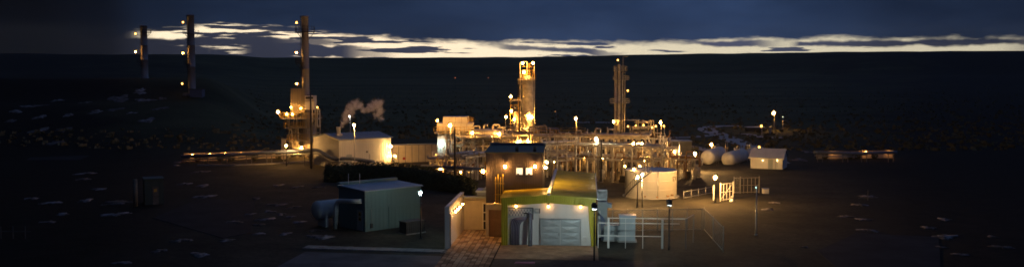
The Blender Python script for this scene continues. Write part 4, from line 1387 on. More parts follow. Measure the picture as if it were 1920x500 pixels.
for pz, xa, xb, ya in ((zz(221), 536, 602, -3.4), (zz(238), 540, 578, -3.2), (zz(262), 545, 600, -2.8)):
    pf = MB().box(sp(xa), sp(xb), ya, 1.8, pz - 0.1, pz).build('platform', M_steel, unit)
    rl = MB()
    n = 10
    for q in range(n + 1):
        xx = sp(xa) + (sp(xb) - sp(xa)) * q / n
        rl.beam((xx, ya + 0.05, pz), (xx, ya + 0.05, pz + 1.1), 0.06)
    for hh in (0.38, 0.74, 1.1):
        rl.beam((sp(xa), ya + 0.05, pz + hh), (sp(xb), ya + 0.05, pz + hh), 0.055)
        rl.beam((sp(xa), ya + 0.05, pz + hh), (sp(xa), 1.7, pz + hh), 0.055)
    rl.build('railing', M_yellow, pf)
for px, pa, pb in ((591, 203, 238), (596, 204, 236), (600, 205, 237), (604.5, 203, 236)):
    MB().beam((sp(px), -2.0, zz(pb)), (sp(px), -2.0, zz(pa)), 0.16).build('frame_post', M_white, unit)
for py in (204, 213, 222, 236):
    MB().beam((sp(589), -2.0, zz(py)), (sp(605.5), -2.0, zz(py)), 0.14).build('frame_rail', M_white, unit)
MB().lathe((sp(558), -1.0, 0), [(0.55, -0.1), (0.55, zz(238)), (0.2, zz(236))], 14).build('drum', M_pipe, unit)
MB().bent([(sp(549), -2.6, zz(241)), (sp(553.5), -2.6, zz(241)), (sp(553.5), -2.6, zz(275)), (sp(576), -2.6, zz(277)), (sp(576), -2.6, 0)], 0.13, 8).build('pipe', M_pipew, unit)
for k in range(5):
    xx = sp(583 + 3.2 * k)
    MB().tube([(xx, -2.4, -0.1), (xx, -2.4, zz(240 - 3 * k))], 0.10, 8).build('pipe', M_pipe, unit)
for (px, py, rr, e, dy, lab) in (
    (521, 210, 0.40, E_sod, -3.0, 'big lamp out on the left end of the boiler tower platform'), (537.5, 214, 0.32, E_mid, -3.5, 'left lamp of the pair on the boiler tower platform rail'), (548, 214, 0.32, E_mid, -3.5, 'right lamp of the pair on the boiler tower platform rail'),
    (545.5, 201, 0.28, E_mid, -2.4, 'upper left lamp on the boiler tower'), (564, 203, 0.28, E_mid, -2.3, 'lamp in front of the ribbed casing of the boiler tower'), (595, 201, 0.26, E_low, -2.4, 'lamp above the white pipe frame of the boiler tower'),
    (565, 277, 0.34, E_sod, -3.2, 'lamp low down at the foot of the boiler tower')):
    lamp(px, py, Ys + dy, lab, 'stub', r=rr, e=e, drop=1.3, group='lamps on the boiler tower', side=(1.4 if px == 521 else 0.5))
lamp(536.5, 273, 168.0, 'lamp on a post beside the pale gate pillar', 'post', r=0.25, e=E_gate, side=0.05)

# ---------------------------------------------------------------- white shed, its lamps and steam
N0, N1 = G(636.5, 315.7), G(733.5, 309)
sd = (N1 - N0); SL = sd.length; syaw = math.atan2(sd.y, sd.x)
ws = thing('white_shed', 'white metal shed with blue gabled roof washed by lamplight', 'building', N0, syaw)
SW, SE, SA = 9.5, 4.85, 5.6
ribbed((0, 0, 0), (1, 0, 0), SL, lambda s: SE, 0.42, 0.045, (0, -1, 0)).build('long_wall', M_wall, ws)
ribbed((0, SW, 0), (0, -1, 0), SW, lambda s: SE + (SA - SE) * (1 - abs(s - SW / 2) / (SW / 2)), 0.42, 0.045, (-1, 0, 0)).build('gable_wall', M_wall, ws)
MB().box(SL - 0.08, SL, 0.03, SW, 0, SE).build('end_wall', M_wall, ws)
for (ya, yb, za, zb) in ((-0.25, SW / 2, SE - 0.02, SA + 0.02), (SW + 0.25, SW / 2, SE - 0.02, SA + 0.02)):
    p = [(-0.3, ya, za), (SL + 0.3, ya, za), (SL + 0.3, yb, zb), (-0.3, yb, zb)]
    MB().hexa(p + [(x, y, z + 0.14) for x, y, z in p]).build('roof_slope', M_blueroof, ws)
for q in range(12):
    xx = -0.2 + q * (SL + 0.4) / 11
    MB().beam((xx, -0.2, SE + 0.14), (xx, SW / 2, SA + 0.18), 0.06, 0.06).build('roof_rib', M_blueroof, ws)
MB().lathe((1.6, 3.2, SE), [(0.34, 0), (0.34, 1.9), (0.42, 1.92), (0.42, 2.05), (0.3, 2.05), (0.3, 1.7)], 14).build('chimney_pipe', M_white, ws)
MB().box(1.1, 2.1, 2.7, 3.7, SE + 0.3, SE + 0.85).build('chimney_base', M_white, ws)
MB().box(5.8, 5.84, -0.09, -0.05, 0, 2.2).build('door_edge', M_dark, ws)
MB().tube([(5.3, -0.16, 2.6), (5.3, -0.06, 2.6)], 0.16, 10).build('wall_vent', M_dark, ws)
MB().box(1.3, 2.4, -0.07, -0.05, 0, 2.3).build('door', M_greybox, ws)
for px, py, rr, e, off, lab in ((733, 274, 0.27, E_shed, -0.9, 'upper lamp at the bright right corner of the white shed'), (732.5, 292, 0.24, E_shed, -0.9, 'lower lamp at the bright right corner of the white shed')):
    lamp(px, py, N1.y - 1.1, lab, 'wall', r=rr, e=e, wall=(-0.55, 0.75, 0.0), group='lamps at the white shed')
lamp(740.5, 292, N1.y - 0.8, 'lamp on a low post just right of the white shed corner', 'post', r=0.24, e=E_sod, side=0.6)
lamp(663.5, 234, G(665, 322).y, 'amber lamp on the tall dark post in front of the white shed', 'post', r=0.24, e=E_gate, side=0.15)
lamp(655, 218, N0.y + 20, 'pale white lamp on a post behind the white shed roof', 'post', r=0.30, e=emit('pale_lamp', (1.0, 0.9, 0.7), 30.0), side=0.4)
dp = thing('utility_pole', 'dark slim pole rising in front of the boiler tower', 'pole', G(584, 316))
MB().tube([(0, 0, -0.2), (0, 0, P(584, 172, dp.location.y).z)], [0.20, 0.11], 10).build('shaft', M_dark, dp)
MB().beam((-0.6, 0, P(584, 178, dp.location.y).z), (0.6, 0, P(584, 178, dp.location.y).z), 0.09).build('crossarm', M_dark, dp)

def steam():
    Yv = N0.y + 4.0
    pts = [(641.5, 237, 3.6), (644, 230, 5.5), (648.5, 222, 7.5), (654, 212, 9.5), (659, 203, 10), (666, 197, 10), (675, 198, 8), (681, 206, 6.5), (690, 204, 6.5), (698, 200, 9.5), (707, 197, 11), (711, 207, 9), (706, 215, 7), (715, 222, 5), (713, 190, 7)]
    cs = [(P(px, py, Yv), r * 1.35 * Yv / F) for px, py, r in pts]
    b = MB()
    for c, r in cs:
        b.ball(c, r * 1.12, 14, 9)
    m = bpy.data.materials.new('steam_volume')
    m.use_nodes = True
    nt = m.node_tree
    nt.nodes.clear()
    o = b.build('steam', m)
    def mth(op, a, b_, clamp=False):
        n = nt.nodes.new('ShaderNodeMath')
        n.operation = op
        n.use_clamp = clamp
        for i, v in enumerate((a, b_)):
            if isinstance(v, (int, float)):
                n.inputs[i].default_value = v
            else:
                nt.links.new(v, n.inputs[i])
        return n.outputs[0]
    tcn = nt.nodes.new('ShaderNodeTexCoord')
    best = None
    for c, r in cs:
        d = nt.nodes.new('ShaderNodeVectorMath')
        d.operation = 'DISTANCE'
        nt.links.new(tcn.outputs['Object'], d.inputs[0])
        d.inputs[1].default_value = c
        f = mth('SUBTRACT', 1.0, mth('DIVIDE', d.outputs['Value'], r))
        best = f if best is None else mth('MAXIMUM', best, f)
    nz = nt.nodes.new('ShaderNodeTexNoise')
    nz.inputs['Scale'].default_value = 1.5
    nz.inputs['Detail'].default_value = 5.0
    nz.inputs['Roughness'].default_value = 0.6
    nt.links.new(tcn.outputs['Object'], nz.inputs['Vector'])
    dens = mth('MULTIPLY', mth('ADD', best, mth('MULTIPLY', mth('SUBTRACT', nz.outputs[0], 0.56), 2.6), True), 2.6)
    pv = nt.nodes.new('ShaderNodeVolumePrincipled')
    pv.inputs['Color'].default_value = (0.97, 0.96, 0.98, 1)
    pv.inputs['Anisotropy'].default_value = 0.1
    nt.links.new(dens, pv.inputs['Density'])
    out = nt.nodes.new('ShaderNodeOutputMaterial')
    nt.links.new(pv.outputs[0], out.inputs['Volume'])
    rm = o.modifiers.new('one_skin', 'REMESH')
    rm.mode = 'VOXEL'
    rm.voxel_size = 0.2
    o['kind'] = 'stuff'
    tag(o, 'pale steam drifting right from the chimney pipe of the white shed', 'steam')
steam()

# concrete wall right of the shed
wa, wb = G(735, 305), G(822, 302)
wd = wb - wa
cw = thing('panel_wall', 'tall plain concrete panel wall right of the white shed', 'wall', wa, math.atan2(wd.y, wd.x))
for k in range(7):
    s = wd.length / 7
    MB().box(k * s + 0.06, (k + 1) * s - 0.06, 0, 0.15, 0, 3.1).build('panel', M_cream, cw)
    MB().box(k * s - 0.05, k * s + 0.055, -0.05, 0.2, 0, 3.2).build('post', M_conc, cw)
MB().box(0, wd.length, -0.08, 0.23, 3.203, 3.32).build('coping', M_tealroof, cw)
MB().box(2.0, 2.5, -0.06, -0.005, 0.5, 0.95).build('red_box', M_red, cw)

# far lights on the plain
for px, py, e, lab, r in ((853.5, 146, E_red, 'faint red light far out on the plain, the left one', 0.55), (915.5, 146, E_red, 'faint red light far out on the plain, the right one', 0.45)):
    Yf = 900.0
    c = P(px, py, Yf)
    t = thing('distant_light', lab, 'lamp', Vector((c.x, c.y, ground_h(c.x, c.y))), 0.0, 'red lights far out on the plain')
    MB().tube([(0, 0, -0.5), (0, 0, max(1.0, c.z - ground_h(c.x, c.y)))], 0.12, 6).build('mast', M_dark, t)
    MB().ball((0, 0, max(1.2, c.z - ground_h(c.x, c.y))), r, 10, 6).build('bulb', e, t)
lamp(1041, 209, 330.0, 'small amber lamp alone in the dark behind the big column', 'post', r=0.30, e=E_dim)

# ---------------------------------------------------------------- process plant: steel modules full of pipes
def module(label, a, b, depth, levels, bays, seed, npipes=(4, 7), rail=False, deck=(), risers=8, name='pipe_rack', cat='pipe rack', m=None, post_w=0.22, valves=6, lower=True, brace=True):
    """a steel rack from ground point a to b (front line), reaching back by depth; pipes lie on its levels"""
    m = m or M_pipew
    a, b = Vector(a), Vector(b)
    d = b - a
    L = d.length
    rng = random.Random(seed)
    t = thing(name, label, cat, Vector((a.x, a.y, 0)), math.atan2(d.y, d.x))
    xs = [L * k / bays for k in range(bays + 1)]
    top = levels[-1]
    for x in xs:
        for y in (0, depth):
            MB().beam((x, y, -0.2), (x, y, top + post_w / 2), post_w).build('post', m, t)
    for z in levels:
        for y in (0, depth):
            MB().beam((-0.2, y, z), (L + 0.2, y, z), post_w * 0.8, post_w).build('beam', m, t)
        for x in xs:
            MB().beam((x, 0.12, z - 0.02), (x, depth - 0.12, z - 0.02), post_w * 0.7, post_w * 0.8).build('cross_beam', m, t)
    if brace:
        for k in range(0, bays, 2):
            MB().beam((xs[k], 0.02, levels[0]), (xs[k + 1], 0.02, top if len(levels) < 2 else levels[1]), post_w * 0.5).build('brace', m, t)
    pm = [M_pipe, M_pipew, M_pipe, M_galv, M_rust, M_pipew]
    for z in levels:
        for k in range(rng.randint(*npipes)):
            r = rng.choice((0.06, 0.08, 0.10, 0.12, 0.17, 0.22))
            y = rng.uniform(0.2, depth - 0.2)
            x0, x1 = rng.choice(((-0.6, L + 0.6), (-0.5, L * rng.uniform(0.5, 0.9)), (L * rng.uniform(0.1, 0.4), L + 0.5)))
            zp = z + post_w / 2 + r
            pts = [(x0, y, zp), (x1, y, zp)]
            e0, e1 = rng.choice((0, 0.5, 1.0, -1.2)), rng.choice((0, 0.6, 1.1, -1.4))
            if e0:
                pts = [(x0, y, max(0.1, zp + e0))] + pts
            if e1:
                pts = pts + [(x1, y, max(0.1, zp + e1))]
            MB().bent(pts, r, 8).build('pipe', rng.choice(pm), t)
    for k in range(risers):
        x, y = rng.uniform(0.2, L - 0.2), rng.uniform(-0.3, depth)
        r = rng.choice((0.05, 0.07, 0.10, 0.13))
        z1 = rng.choice(levels) + rng.uniform(-0.3, 1.4)
        dx = rng.choice((-1, 1)) * rng.uniform(0.5, 1.8)
        MB().bent([(x, y, -0.1), (x, y, z1), (x + dx, y, z1), (x + dx, y, max(0.2, z1 - rng.uniform(0.4, 2.0)))], r, 8).build('pipe', rng.choice(pm), t)
    for k in range(valves):
        x, y, z = rng.uniform(0.3, L - 0.3), rng.uniform(-0.1, 0.6), rng.choice(levels) + post_w / 2
        MB().lathe((x, y, z), [(0.16, 0), (0.16, 0.12), (0.07, 0.14), (0.07, 0.4), (0.18, 0.42), (0.18, 0.46)], 8).build('valve', rng.choice((M_steel, M_yellow, M_pipew)), t)
    if lower:
        for k in range(max(3, int(L / 2.2))):
            x, y = rng.uniform(0.3, L - 0.3), rng.uniform(0.2, depth)
            kind = rng.random()
            if kind < 0.5:
                r, h = rng.uniform(0.25, 0.5), rng.uniform(1.0, 2.2)
                MB().lathe((x, y, 0), [(r * 0.6, -0.05), (r * 0.6, 0.3), (r, 0.4), (r, h), (r * 0.6, h + 0.2), (0.05, h + 0.25)], 12).build('vessel', rng.choice((M_pipew, M_pipe, M_steel)), t)
            else:
                w, h = rng.uniform(0.5, 1.2), rng.uniform(0.5, 1.1)
                MB().box(x, x + w, y, y + 0.6, -0.05, h * 0.4).box(x + 0.1, x + w - 0.1, y + 0.1, y + 0.5, h * 0.4, h).build('pump', rng.choice((M_steel, M_yellow, M_dark)), t)
    for zi in deck:
        z = levels[zi] + post_w / 2
        pf = MB().box(-0.3, L + 0.3, -0.5, depth + 0.3, z + 0.004, z + 0.06).build('grating', M_steel, t)
    if rail:
        z = top + post_w / 2 + 0.05
        rl = MB()
        n = max(4, int(L / 1.2))
        for q in range(n + 1):
            x = -0.3 + (L + 0.6) * q / n
            for y in (-0.45, depth + 0.25):
                rl.beam((x, y, z - 0.1), (x, y, z + 1.1), 0.05)
        for hh in (0.55, 1.1):
            for y in (-0.45, depth + 0.25):
                rl.beam((-0.3, y, z + hh), (L + 0.3, y, z + hh), 0.05)
            for x in (-0.3, L + 0.3):
                rl.beam((x, -0.45, z + hh), (x, depth + 0.25, z + hh), 0.05)
        rl.build('railing', M_yellow if rail == 'y' else M_steel, t)
    return t

def g2(px, py, dx=0.0, dy=0.0):
    p = G(px, py)
    return Vector((p.x + dx, p.y + dy, 0))

# right-hand racks
module('long white pipe rack in front right, behind the yellow roof', g2(1079, 337), g2(1221, 346), 4.0, (3.3, 5.3), 4, 101, (5, 8), risers=12)
module('pipe rack left of the long white rack, beside the dark block', g2(1026, 332), g2(1080, 329), 4.5, (2.5, 3.6, 5.0), 3, 102, (5, 7), rail=True, risers=10)
module('middle pipe rack behind the long white rack', g2(1040, 318), g2(1210, 322), 6.0, (2.0, 4.2, 5.6), 7, 103, (5, 8), risers=20)
module('yellow railed process deck right of the big column', g2(1003, 312), g2(1092, 313), 5.5, (3.4, 5.2), 4, 104, (4, 6), rail='y', deck=(1,), risers=12)
module('rear pipe rack at the foot of the slim twin columns', g2(1120, 304), g2(1250, 306), 6.0, (2.5, 4.4), 5, 105, (5, 7), risers=14)
module('dim pump rack right of the white tank', g2(1262, 334), g2(1302, 336), 3.0, (1.8, 3.0), 2, 106, (3, 4), risers=6)
module('pipe rack in front of the vertical twin pipes', g2(1196, 322), g2(1262, 324), 4.0, (2.2, 3.6), 3, 107, (4, 6), risers=9)
# left-hand racks
module('white portal rack left of the dark block', g2(874, 340), g2(915, 334), 4.0, (1.6, 3.6), 2, 111, (4, 6), risers=7, post_w=0.26)
module('low pipe rack at the left foot of the plant above the hedge', g2(806, 329), g2(872, 331), 4.5, (1.2, 2.4), 4, 112, (6, 8), risers=8)
module('big drum rack between the cooler structure and the big column', g2(868, 318), g2(960, 315), 6.0, (2.2, 3.9, 5.3), 5, 113, (5, 8), risers=18, deck=(2,), rail=True)
module('tall middle rack below the big column', g2(930, 306), g2(1010, 305), 6.0, (2.0, 3.8, 5.0), 4, 114, (5, 7), risers=16, deck=(2,))
module('rear pipe rack between the shed wall and the big column', g2(890, 298), g2(960, 298), 4.0, (3.0, 5.0), 3, 115, (4, 6), risers=8)

# cooler structure
Yc = G(850, 314).y
ca = g2(822, 314)
cool = thing('cooler_structure', 'pale stepped cooler structure on legs at the left end of the plant', 'cooler', ca)
def cx_(px):
    return (px - 822) / F * Yc
def cz_(py):
    return P(850, py, Yc).z
for px in (823, 835, 853, 869, 886):
    for yy in (0.2, 4.6):
        MB().beam((cx_(px), yy, -0.2), (cx_(px), yy, cz_(247)), 0.26).build('leg', M_pipew, cool)
MB().box(cx_(820), cx_(833), 0.05, 0.5, 0.3, cz_(253)).build('white_panel', M_wall, cool)
for q in range(4):
    MB().box(cx_(820.6), cx_(832.4), 0.0, 0.045, 0.5 + q * 1.25, 1.6 + q * 1.25).build('panel', M_wall, cool)
MB().box(cx_(815), cx_(888), -0.9, 5.2, cz_(250), cz_(248.5)).build('walkway', M_steel, cool)
MB().box(cx_(820), cx_(887), 0.0, 4.8, cz_(246.5), cz_(231.5)).build('lower_box', M_wall, cool)
MB().box(cx_(831), cx_(877), 0.4, 4.4, cz_(231.5) + 0.003, cz_(219.5)).build('upper_box', M_wall, cool)
for q in range(7):
    xx = cx_(820) + (cx_(887) - cx_(820)) * q / 6
    MB().box(xx - 0.05, xx + 0.05, -0.06, -0.004, cz_(246.5), cz_(231.5)).build('stiffener', M_pipew, cool)
for q in range(5):
    xx = cx_(831) + (cx_(877) - cx_(831)) * q / 4
    MB().box(xx - 0.05, xx + 0.05, 0.34, 0.396, cz_(231.5), cz_(219.5)).build('stiffener', M_pipew, cool)
rl = MB()
for (xa, xb, ya, z) in ((815, 888, -0.85, cz_(248.5)), (877.5, 887, 0.1, cz_(231.5))):
    n = 9 if xb - xa > 20 else 3
    for q in range(n + 1):
        xx = cx_(xa) + (cx_(xb) - cx_(xa)) * q / n
        rl.beam((xx, ya, z), (xx, ya, z + 1.05), 0.06)
    for hh in (0.5, 1.05):
        rl.beam((cx_(xa), ya, z + hh), (cx_(xb), ya, z + hh), 0.055)
rl.build('railing', M_yellow, cool)
for px, pa, pb in ((841, 252, 312), (846, 254, 312), (863, 252, 313), (878, 254, 312)):
    MB().tube([(cx_(px), 0.8, -0.1), (cx_(px), 0.8, cz_(pa))], 0.14, 8).build('pipe', M_pipe, cool)
for py in (262, 275, 288, 300):
    MB().beam((cx_(833), 0.3, cz_(py)), (cx_(888), 0.3, cz_(py)), 0.13).build('beam', M_pipew, cool)
MB().beam((cx_(835), 0.25, cz_(288)), (cx_(853), 0.25, cz_(262)), 0.1).build('brace', M_pipew, cool)
MB().beam((cx_(869), 0.25, cz_(288)), (cx_(853), 0.25, cz_(262)), 0.1).build('brace', M_pipew, cool)
skid = thing('pump_skid', 'low railed skid at the foot of the cooler structure', 'skid', g2(812, 312))
MB().box(0, 3.4, -0.6, 1.2, 0.9, 1.0).build('deck', M_steel, skid)
rl = MB()
for q in range(6):
    rl.beam((q * 0.68, -0.6, 0.0), (q * 0.68, -0.6, 2.0), 0.06)
for z in (1.5, 2.0):
    rl.beam((0, -0.6, z), (3.4, -0.6, z), 0.05)
rl.build('railing', M_yellow, skid)
MB().lathe((0.7, 0.3, 1.0), [(0.4, 0), (0.4, 0.9), (0.1, 1.1)], 12).build('tank', M_pipew, skid)

def hdrum(px0, px1, py, Y, r, label, m=None, taper=False, feet=0.0):
    a, b = P(px0, py, Y), P(px1, py, Y)
    L = (b - a).length
    t = thing('horizontal_drum', label, 'drum', Vector((a.x, a.y, a.z - r - feet)))
    prof = [(0.04, -0.38 * r), (0.6, -0.30 * r), (0.92, -0.12 * r), (1.0, 0.0), (1.0, L * 0.72)] + ([(0.62, L * 0.9), (0.60, L), (0.04, L + 0.1)] if taper else [(1.0, L), (0.92, L + 0.12 * r), (0.6, L + 0.3 * r), (0.04, L + 0.38 * r)])
    rs = [[Vector((x, r * q * math.cos(2 * math.pi * k / 20), r + feet + r * q * math.sin(2 * math.pi * k / 20))) for k in range(20)] for q, x in prof]
    MB().rings(rs).build('shell', m or M_pipe, t)
    for f in (0.2, 0.6):
        MB().box(L * f, L * f + 0.25, -r * 0.8, r * 0.8, -0.02, feet + r * 0.55).build('saddle', M_steel, t)
    for f in (0.33, 0.66):
        rs = [[Vector((L * f + dx, 1.02 * r * math.cos(2 * math.pi * k / 20), r + feet + 1.02 * r * math.sin(2 * math.pi * k / 20))) for k in range(20)] for dx in (0, 0.08)]
        MB().rings(rs).build('band', M_galv, t)
    return t
Yd = G(915, 318).y + 1.6
hdrum(885, 944, 249.5, Yd + 1.5, 0.75, 'large grey horizontal drum with tapered end left of the big column', taper=True, feet=0.1)
hdrum(886, 922, 257.5, Yd - 0.3, 0.42, 'smaller shiny drum below the large horizontal drum', M_galv, feet=0.05)
def pipe_loop(pts, r, label, m=None, n=8):
    ps = [P(px, py, Y) for px, py, Y in pts]
    lo = min(ps, key=lambda p: p.z)
    t = thing('pipe_loop', label, 'pipe', lo)
    MB().bent(ps, r, 10).build('pipe', m or M_pipew, t, True)
    for p, q in ((ps[0], ps[1]), (ps[-1], ps[-2])):
        d = (q - p).normalized()
        MB().tube([p, p + d * 0.1], r * 1.7, 10).build('flange', M_galv, t, True)
    return t
Yl = Yd + 1.5
pipe_loop([(888, 243, Yl), (888, 236.5, Yl), (899.5, 235.5, Yl), (899.5, 243, Yl)], 0.12, 'inverted U pipe on top of the large drum at left')
pipe_loop([(907, 243, Yl), (907, 234, Yl), (915, 234, Yl)], 0.17, 'short shiny bent pipe on top of the large drum', M_galv)
pipe_loop([(924, 243, Yl), (924, 233.5, Yl), (937, 233.5, Yl), (936, 241, Yl)], 0.17, 'wide bent pipe over the right end of the large drum')
pipe_loop([(943.5, 250, Yl), (943.5, 239, Yl), (936, 238.5, Yl), (948, 238.5, Yl)], 0.13, 'T shaped pipe beside the tapered end of the large drum')
Yr2 = G(1030, 312).y + 1.0
pipe_loop([(992, 264, Yr2), (992, 237.5, Yr2), (1025, 236, Yr2), (1025, 262, Yr2)], 0.13, 'tall dim pipe arch right of the big column', M_steel)
pipe_loop([(1000, 262, Yr2), (1001, 244, Yr2), (995, 244, Yr2)], 0.16, 'left white gooseneck pipe by the big column')
pipe_loop([(1008, 262, Yr2), (1008, 243, Yr2), (1003, 243, Yr2)], 0.16, 'right white gooseneck pipe by the big column')
pipe_loop([(1006, 241, Yr2 + 1), (1046, 241, Yr2 + 1), (1049, 246, Yr2 + 1), (1049, 262, Yr2 + 1)], 0.16, 'blue grey header pipe crossing right of the big column', M_bluepipe)
pipe_loop([(1031.5, 240, Yr2 + .6), (1031.5, 262, Yr2 + .6)], 0.13, 'short upright pipe with a bulb under the header pipe')
vb = thing('bulb_vessel', 'small amber glowing bulb shaped vessel under the header pipe', 'vessel', P(1031.5, 258, Yr2 + 0.3))
MB().lathe((0, 0, 0), [(0.08, 0), (0.28, 0.25), (0.30, 0.5), (0.12, 0.9), (0.10, 1.6)], 12).build('shell', M_pipew, vb)

# ---- columns
def column_ring_platform(t, c, r, z, a0, a1, m, out=0.9, railm=None):
    pl = MB()
    segs = 10
    R2 = r + out
    for q in range(segs):
        b0, b1 = a0 + (a1 - a0) * q / segs, a0 + (a1 - a0) * (q + 1) / segs
        c0, s0, c1_, s1 = math.cos(b0), math.sin(b0), math.cos(b1), math.sin(b1)
        X, Y = c
        pl.hexa([(X + r * c0, Y + r * s0, z), (X + R2 * c0, Y + R2 * s0, z), (X + R2 * c1_, Y + R2 * s1, z), (X + r * c1_, Y + r * s1, z), (X + r * c0, Y + r * s0, z + .07), (X + R2 * c0, Y + R2 * s0, z + .07), (X + R2 * c1_, Y + R2 * s1, z + .07), (X + r * c1_, Y + r * s1, z + .07)])
    po = pl.build('platform', m, t)
    rl = MB()
    for q in range(segs + 1):
        b0 = a0 + (a1 - a0) * q / segs
        p = Vector((c[0] + R2 * math.cos(b0), c[1] + R2 * math.sin(b0), z))
        rl.beam(p, p + Vector((0, 0, 1.15)), 0.06)
        if q < segs:
            b1 = a0 + (a1 - a0) * (q + 1) / segs
            p2 = Vector((c[0] + R2 * math.cos(b1), c[1] + R2 * math.sin(b1), z))
            for hh in (0.4, 0.78, 1.12):
                rl.beam(p + Vector((0, 0, hh)), p2 + Vector((0, 0, hh)), 0.05)
    rl.build('railing', railm or m, po)

def ladder(t, x, y, z0, z1, m, cage=True):
    b = MB()
    for dx in (-0.2, 0.2):
        b.beam((x + dx, y, z0), (x + dx, y, z1), 0.05)
    z = z0 + 0.3
    while z < z1:
        b.beam((x - 0.2, y, z), (x + 0.2, y, z), 0.03)
        z += 0.4
    if cage:
        z = z0 + 2.2
        while z < z1:
            for q in range(8):
                a0_, a1_ = PI + PI * q / 8, PI + PI * (q + 1) / 8
                b.beam((x + 0.38 * math.cos(a0_), y + 0.6 * math.sin(a0_), z), (x + 0.38 * math.cos(a1_), y + 0.6 * math.sin(a1_), z), 0.03)
            z += 0.9
    b.build('ladder', m, t)

Ya = G(990, 291).y
A = g2(990, 291)
colA = thing('distillation_column', 'big pale process column with a lamp lit railed top', 'column', A)
def az_(py):
    return P(990, py, Ya).z
ra = 1.10
MB().lathe((0, 0, 0), [(ra * 1.2, -0.1), (ra * 1.2, 0.3), (ra, 0.35), (ra, az_(215)), (ra * 1.04, az_(215) + 0.02), (ra * 1.04, az_(215) + 0.2), (ra, az_(215) + 0.22), (ra, az_(146)), (ra * 0.8, az_(143)), (ra * 0.3, az_(141.5)), (0.05, az_(141))], 26).build('shell', M_pipew, colA)
for q in range(5):
    z = az_(146) * (0.18 + q * 0.19)
    MB().lathe((0, 0, z), [(ra + 0.03, 0), (ra + 0.03, 0.09)], 26).build('band', M_galv, colA)
column_ring_platform(colA, (0, 0), ra, az_(150), 0, 2 * PI, M_steel, 0.5, M_yellow)
column_ring_platform(colA, (0, 0), ra, az_(158), PI * 0.75, PI * 1.4, M_steel, 0.9, M_steel)
ladder(colA, -ra - 0.25, -0.3, 0, az_(135), M_steel)
MB().tube([(-1.55, -0.2, 0), (-1.55, -0.2, az_(117))], 0.11, 8).build('pipe', M_pipew, colA)
MB().tube([(-1.9, 0.1, 0), (-1.9, 0.1, az_(150))], 0.08, 8).build('pipe', M_dark, colA)
MB().tube([(ra + 0.16, -0.2, 1.0), (ra + 0.16, -0.2, az_(122))], 0.08, 8).build('pipe', M_pipew, colA)
MB().bent([(-1.55, -0.2, az_(117)), (-1.0, -0.2, az_(115.5)), (-0.2, -0.2, az_(115.5)), (-0.2, -0.2, az_(141))], 0.10, 8).build('pipe', M_pipew, colA)
MB().beam((0.2, 0, az_(141)), (0.2, 0, az_(118)), 0.14).build('davit', M_yellow, colA)
MB().beam((0.2, 0, az_(120)), (1.15, -0.2, az_(120)), 0.12).build('davit_arm', M_yellow, colA)
for z in (az_(132), az_(125)):
    MB().beam((-1.55, -0.2, z), (1.2, -0.2, z), 0.07).build('top_rail', M_yellow, colA)
for q in range(4):
    xx = -0.9 + q * 0.6
    MB().beam((xx, -0.9, az_(149)), (xx, -0.9, az_(132)), 0.07).build('top_post', M_yellow, colA)
for (px, py, rr, e, lab) in ((980, 118.5, 0.33, E_sod, 'left of the two topmost lamps on the big column'), (999.5, 118.5, 0.33, E_sod, 'right of the two topmost lamps on the big column'), (982.5, 135.5, 0.33, E_big, 'lamp inside the railed top of the big column'),
                             (991.5, 220, 0.34, E_big, 'left lamp of the bright pair halfway up the big column'), (997, 219.5, 0.40, E_big, 'right lamp of the bright pair halfway up the big column'), (984.5, 249, 0.42, E_big, 'bright lamp low on the big column')):
    lamp(px, py, Ya - ra - 0.6, lab, 'wall', r=rr, e=e, wall=(0.0, 0.55 if 981 < px < 998 else 0.7, -0.2), group='lamps on the big column')
lamp(981.5, 181, Ya - 1.3, 'tiny lamp on the left flank of the big column', 'wall', r=0.12, e=E_low, wall=(0.1, 0.4, 0.0), group='lamps on the big column')

B2 = g2(964.5, 293)
tw = thing('reboiler_tower', 'narrow braced steel tower with slim vessel left of the big column', 'tower', B2)
Yb = B2.y
def bz(py):
    return P(964.5, py, Yb).z
for dx in (-0.75, 0.75):
    for dy in (-0.7, 0.7):
        MB().beam((dx, dy, -0.1), (dx, dy, bz(183)), 0.12).build('post', M_yellow, tw)
z = 1.0
k = 0
while z < bz(186):
    MB().beam((-0.75, -0.7, z), (0.75, -0.7, z), 0.09).build('beam', M_yellow, tw)
    MB().beam((-0.75, -0.72, z), (0.75, -0.72, z + 1.5) if k % 2 else (0.75, -0.72, z - 0.9), 0.06).build('brace', M_steel, tw)
    z += 1.5
    k += 1
MB().lathe((0.25, 0, 0), [(0.45, -0.1), (0.45, bz(212)), (0.3, bz(209)), (0.04, bz(208))], 16).build('vessel', M_pipew, tw)
MB().box(-0.95, 0.95, -0.9, 0.9, bz(189), bz(188.4)).build('platform', M_steel, tw)
MB().box(-0.95, 0.95, -0.9, 0.9, bz(232), bz(231.4)).build('platform', M_steel, tw)
MB().bent([(-0.3, -0.5, bz(188)), (-0.2, -0.5, bz(187)), (1.4, -0.4, bz(187)), (1.5, -0.4, bz(200))], 0.10, 8).build('pipe', M_pipew, tw)
MB().tube([(1.05, 0.2, -0.1), (1.05, 0.2, bz(190))], 0.12, 8).build('pipe', M_dark, tw)
for (px, py, rr, e, lab) in ((957.5, 181, 0.33, E_sod, 'lamp on top of the narrow steel tower'), (959, 208, 0.31, E_sod, 'upper lamp on the side of the narrow steel tower'), (964, 224, 0.28, E_sod, 'lower lamp on the side of the narrow steel tower'), (949, 219, 0.31, E_sod, 'lamp on a thin post left of the narrow steel tower')):
    lamp(px, py, Yb - 1.1, lab, 'stub', r=rr, e=e, drop=(1.0 if px != 949 else 2.6), side=(0.5 if px != 949 else -0.4), group='lamps on the narrow tower')

